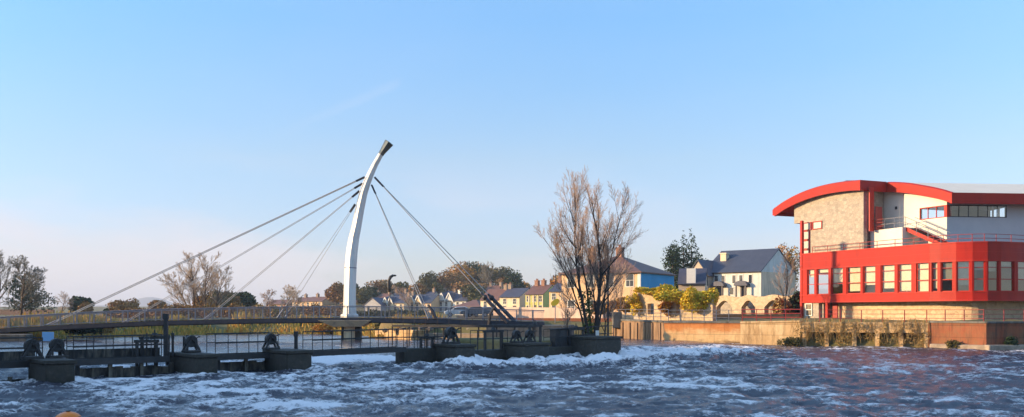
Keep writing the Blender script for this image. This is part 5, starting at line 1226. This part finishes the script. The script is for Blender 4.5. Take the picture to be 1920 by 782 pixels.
for k, py in enumerate((487, 497)): MB().box(.03, .14, -.06, .06, ZE(py, 68.5) - 1.15 - .1, ZE(py, 68.5) - 1.15 + .1).build('insulator', M['trim'], t, world=False)
t = thing('yellow_sign', 'tilted yellow oval sign on a grey post before the peach house', 'sign', at(1041, 100, 2.0))
MB().tube((0, 0, -.5), (0, 0, ZE(566, 100) - 2.0), .05, n=8).build('post', M['galv'], t, world=False)
m = MB().path([(0, -.06, 0), (0, -.10, 0)], .5, 20); o = m.build('sign_face', M['signyellow'], t, world=False); o.location = (0, 0, ZE(567, 100) - 2.0); o.scale = (1, 1, .62); o.rotation_euler = (0, R(-32), 0)
tn = thing('notice_board', 'small white notice on the platform beneath the bare tree', 'notice', (Xp(1120, 63.2), 63.2, 1.3))
MB().box(-.11, .11, -.02, .02, .15, .48).build('board', M['trim'], tn, world=False); MB().box(-.02, .02, .021, .06, -.2, .4).build('post', M['iron'], tn, world=False)
def car(px, d, z, paint, label, rz=0.0):
    t = thing('parked_car', label, 'car', (Xp(px, d), d, z), rz, 'cars parked across the river')
    prof_ = [(-2.1, .35), (-2.15, .75), (-1.75, .92), (-1.15, 1.0), (-.55, 1.42), (.75, 1.46), (1.5, 1.02), (2.1, .92), (2.15, .4)]
    MB().hexa([(x, -.85, zz) for x, zz in prof_], [(x, .85, zz) for x, zz in prof_]).build('body', M[paint], t, world=False, bevel=.08)
    for y in (-.86, .855): MB().hexa([(x, y, zz) for x, zz in ((-.95, 1.02), (-.45, 1.35), (.7, 1.38), (1.25, 1.02))], [(x, y + .01, zz) for x, zz in ((-.95, 1.02), (-.45, 1.35), (.7, 1.38), (1.25, 1.02))]).build('window', M['darkglass'], t, world=False)
    for x in (-1.35, 1.35):
        for y in (-.8, .8): w = MB().path([(x, y - .1, .32), (x, y + .1, .32)], .32, 16).build('wheel', M['tyre'], t, world=False); MB().path([(x, y - .115, .32), (x, y + .115, .32)], .18, 12).build('rim', M['galv'], w, world=False)
    for y in (-.6, .6): MB().ball((-2.12, y, .72), .05, .16, .09, 8, 6).build('headlight', M['lampglass'], t, world=False)
car(862, 134, 2.3, 'carpale', 'pale parked car left of the back stays, nearest the white gabled house', .1)
car(892, 133.5, 2.3, 'cardark', 'dark blue parked car at the foot of the back stays')
car(908, 139, 2.3, 'carpale', 'pale silver parked car behind the leaning anchor arms', .2)
# orange float
t = thing('orange_buoy', 'orange round-topped float breaking the water at the bottom edge', 'buoy', (Xp(128, 27.6), 27.6, -.16))
MB().ball((0, 0, 0), .40, .40, .30, 20, 12).build('float', M['orange'], t, world=False, smooth=True); MB().path([(0, 0, .28), (0, 0, .33)], .06, 10).build('shackle', M['iron'], t, world=False)
# stone mill added on the near left bank, out of view, to shade the sluice
t = thing('unseen_shade_mill', 'tall stone mill added out of view on the near bank to shade the sluice', 'mill', (-50, 30, 2))
MB().box(-62, -45, -6, 69, -1, 14.5).build('wall', M['bstone'], t)
MB().hexa([(-62.5, -6.5, 14.5), (-44.5, -6.5, 14.5), (-53.5, -6.5, 19)], [(-62.5, 69.5, 14.5), (-44.5, 69.5, 14.5), (-53.5, 69.5, 19)]).build('roof', M['slate'], t)
for k in range(3):
    for j in range(12):
        y = -2 + j * 6; w = MB().box(-45.0, -44.95, y - .6, y + .6, 3 + k * 4, 4.8 + k * 4).build('window', M['trim'], t); MB().box(-44.949, -44.94, y - .5, y + .5, 3.1 + k * 4, 4.7 + k * 4).build('pane', M['darkglass'], w)
# far hills
def hills():
    xs_ = np.linspace(-3800, 200, 120); ys_ = np.linspace(4300, 5700, 24); X, Y = np.meshgrid(xs_, ys_); px = CX + F * X / Y
    prof_ = 72 * np.exp(-((px - 285) / 60.0) ** 2) + 40 * np.exp(-((px - 140) / 120.0) ** 2) + 28 * np.exp(-((px - 520) / 140.0) ** 2)
    Z = prof_ * np.sin(np.pi * (Y - 4300) / 1400) + 3 * vnoise(X / 90, Y / 90, 3) - 4
    return grid_mesh('hills', np.stack([X, Y, Z], -1).reshape(-1, 3), 120, 24, mat('far_hillside', (.06, .08, .04), (.1, .09, .05), .01, .95))
struct(hills())
struct(water())

# ------------------------------------------------------------------ air, sky, sun, camera
HAZE = True
if HAZE:
    m = bpy.data.materials.new('pale_air'); m.use_nodes = True; nt = m.node_tree; nt.nodes.clear(); out = nt.nodes.new('ShaderNodeOutputMaterial'); v = nt.nodes.new('ShaderNodeVolumePrincipled')
    v.inputs['Color'].default_value = (.8, .86, 1, 1); v.inputs['Density'].default_value = .00022; nt.links.new(v.outputs[0], out.inputs['Volume'])
    struct(MB().box(-5000, 5000, -400, 6200, -8, 130).build('haze', m), 'stuff')
w = bpy.data.worlds.new('World'); scene.world = w; w.use_nodes = True; nt = w.node_tree
bg = nt.nodes['Background']
sky = nt.nodes.new('ShaderNodeTexSky'); sky.sky_type = 'NISHITA'; sky.sun_disc = False; sky.sun_elevation = R(SUN_EL)
az = math.atan2(SUN_AZ[0], SUN_AZ[1]); sky.sun_rotation = az; sky.altitude = 20; sky.air_density = 1.0; sky.dust_density = .6; sky.ozone_density = 1.6
tc = nt.nodes.new('ShaderNodeTexCoord')
# thin low cloud: soft banks near the horizon towards the sun, and one faint contrail-like wisp
mp = N(nt, 'ShaderNodeMapping'); mp.inputs['Scale'].default_value = (1, 1, 3.4); nt.links.new(tc.outputs['Generated'], mp.inputs[0])
sx = N(nt, 'ShaderNodeSeparateXYZ'); nt.links.new(tc.outputs['Generated'], sx.inputs[0])
n1 = noise(nt, mp.outputs[0], 3.2, 5, .5)
def mrange(v, a, b, c=0, d=1, sm=True):
    q = N(nt, 'ShaderNodeMapRange'); q.interpolation_type = 'SMOOTHSTEP' if sm else 'LINEAR'; nt.links.new(v, q.inputs[0])
    for i, x in zip((1, 2, 3, 4), (a, b, c, d)): q.inputs[i].default_value = x
    return q.outputs[0]
def mul(a, b):
    q = N(nt, 'ShaderNodeMath', operation='MULTIPLY'); nt.links.new(a, q.inputs[0])
    if hasattr(b, 'is_output'): nt.links.new(b, q.inputs[1])
    else: q.inputs[1].default_value = b
    return q.outputs[0]
low = mul(mrange(sx.outputs[2], -.02, .04), mrange(sx.outputs[2], .05, .19, 1, 0)); left = mrange(sx.outputs[0], -.38, .12, 1, .3)
cl = mul(mul(mrange(n1, .42, .62), low), left)
du = N(nt, 'ShaderNodeMath', operation='DIVIDE'); nt.links.new(sx.outputs[0], du.inputs[0]); nt.links.new(sx.outputs[1], du.inputs[1])
dv_ = N(nt, 'ShaderNodeMath', operation='DIVIDE'); nt.links.new(sx.outputs[2], dv_.inputs[0]); nt.links.new(sx.outputs[1], dv_.inputs[1])
ln = N(nt, 'ShaderNodeMath', operation='MULTIPLY_ADD'); nt.links.new(du.outputs[0], ln.inputs[0]); ln.inputs[1].default_value = -.43; nt.links.new(dv_.outputs[0], ln.inputs[2])
n2 = noise(nt, mp.outputs[0], 22, 6, .6); lw = N(nt, 'ShaderNodeMath', operation='MULTIPLY_ADD'); nt.links.new(n2, lw.inputs[0]); lw.inputs[1].default_value = .012; nt.links.new(ln.outputs[0], lw.inputs[2])
wisp = mul(mul(mrange(lw.outputs[0], .288, .2945), mrange(lw.outputs[0], .2955, .304, 1, 0)), mul(mrange(du.outputs[0], -.27, -.15), mrange(du.outputs[0], -.125, -.112, 1, 0)))
fl_ = mul(mrange(noise(nt, mp.outputs[0], 1.6, 4, .5), .45, .75), mul(mrange(sx.outputs[2], .03, .12), .07))
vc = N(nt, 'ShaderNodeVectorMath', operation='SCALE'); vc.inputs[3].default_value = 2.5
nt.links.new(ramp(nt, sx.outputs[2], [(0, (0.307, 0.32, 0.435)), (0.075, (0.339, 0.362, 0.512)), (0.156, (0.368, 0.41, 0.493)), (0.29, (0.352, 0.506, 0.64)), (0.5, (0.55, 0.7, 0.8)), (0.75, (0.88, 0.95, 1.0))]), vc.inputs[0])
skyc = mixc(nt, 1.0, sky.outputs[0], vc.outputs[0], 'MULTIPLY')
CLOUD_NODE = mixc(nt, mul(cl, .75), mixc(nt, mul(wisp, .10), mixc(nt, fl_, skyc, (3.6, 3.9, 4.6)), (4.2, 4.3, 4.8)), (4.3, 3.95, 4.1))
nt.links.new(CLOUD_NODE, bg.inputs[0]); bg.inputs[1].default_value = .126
ld = bpy.data.lights.new('sun', 'SUN'); ld.energy = 5.0; ld.angle = R(.5); ld.color = (1, .70, .38)
so = bpy.data.objects.new('sun', ld); COL.objects.link(so)
ce, se = math.cos(R(SUN_EL)), math.sin(R(SUN_EL)); so.rotation_euler = Vector((SUN_AZ[0] * ce, SUN_AZ[1] * ce, se)).to_track_quat('Z', 'Y').to_euler()
cd = bpy.data.cameras.new('camera'); cam = bpy.data.objects.new('camera', cd); COL.objects.link(cam); scene.camera = cam
cam.location = (0, 0, H_EYE); cam.rotation_euler = (R(90), 0, 0); cd.sensor_width = 36; cd.lens = 36 * F / 1920; cd.shift_y = (HY - 391) / 1920; cd.clip_end = 12000; cd.clip_start = .1
vs = scene.view_settings; vs.view_transform = 'Standard'; vs.look = 'None'; vs.exposure = 0.8; vs.gamma = 1; vs.use_curve_mapping = False
scene.cycles.max_bounces = 8; scene.cycles.transparent_max_bounces = 12; scene.cycles.caustics_reflective = False; scene.cycles.caustics_refractive = False
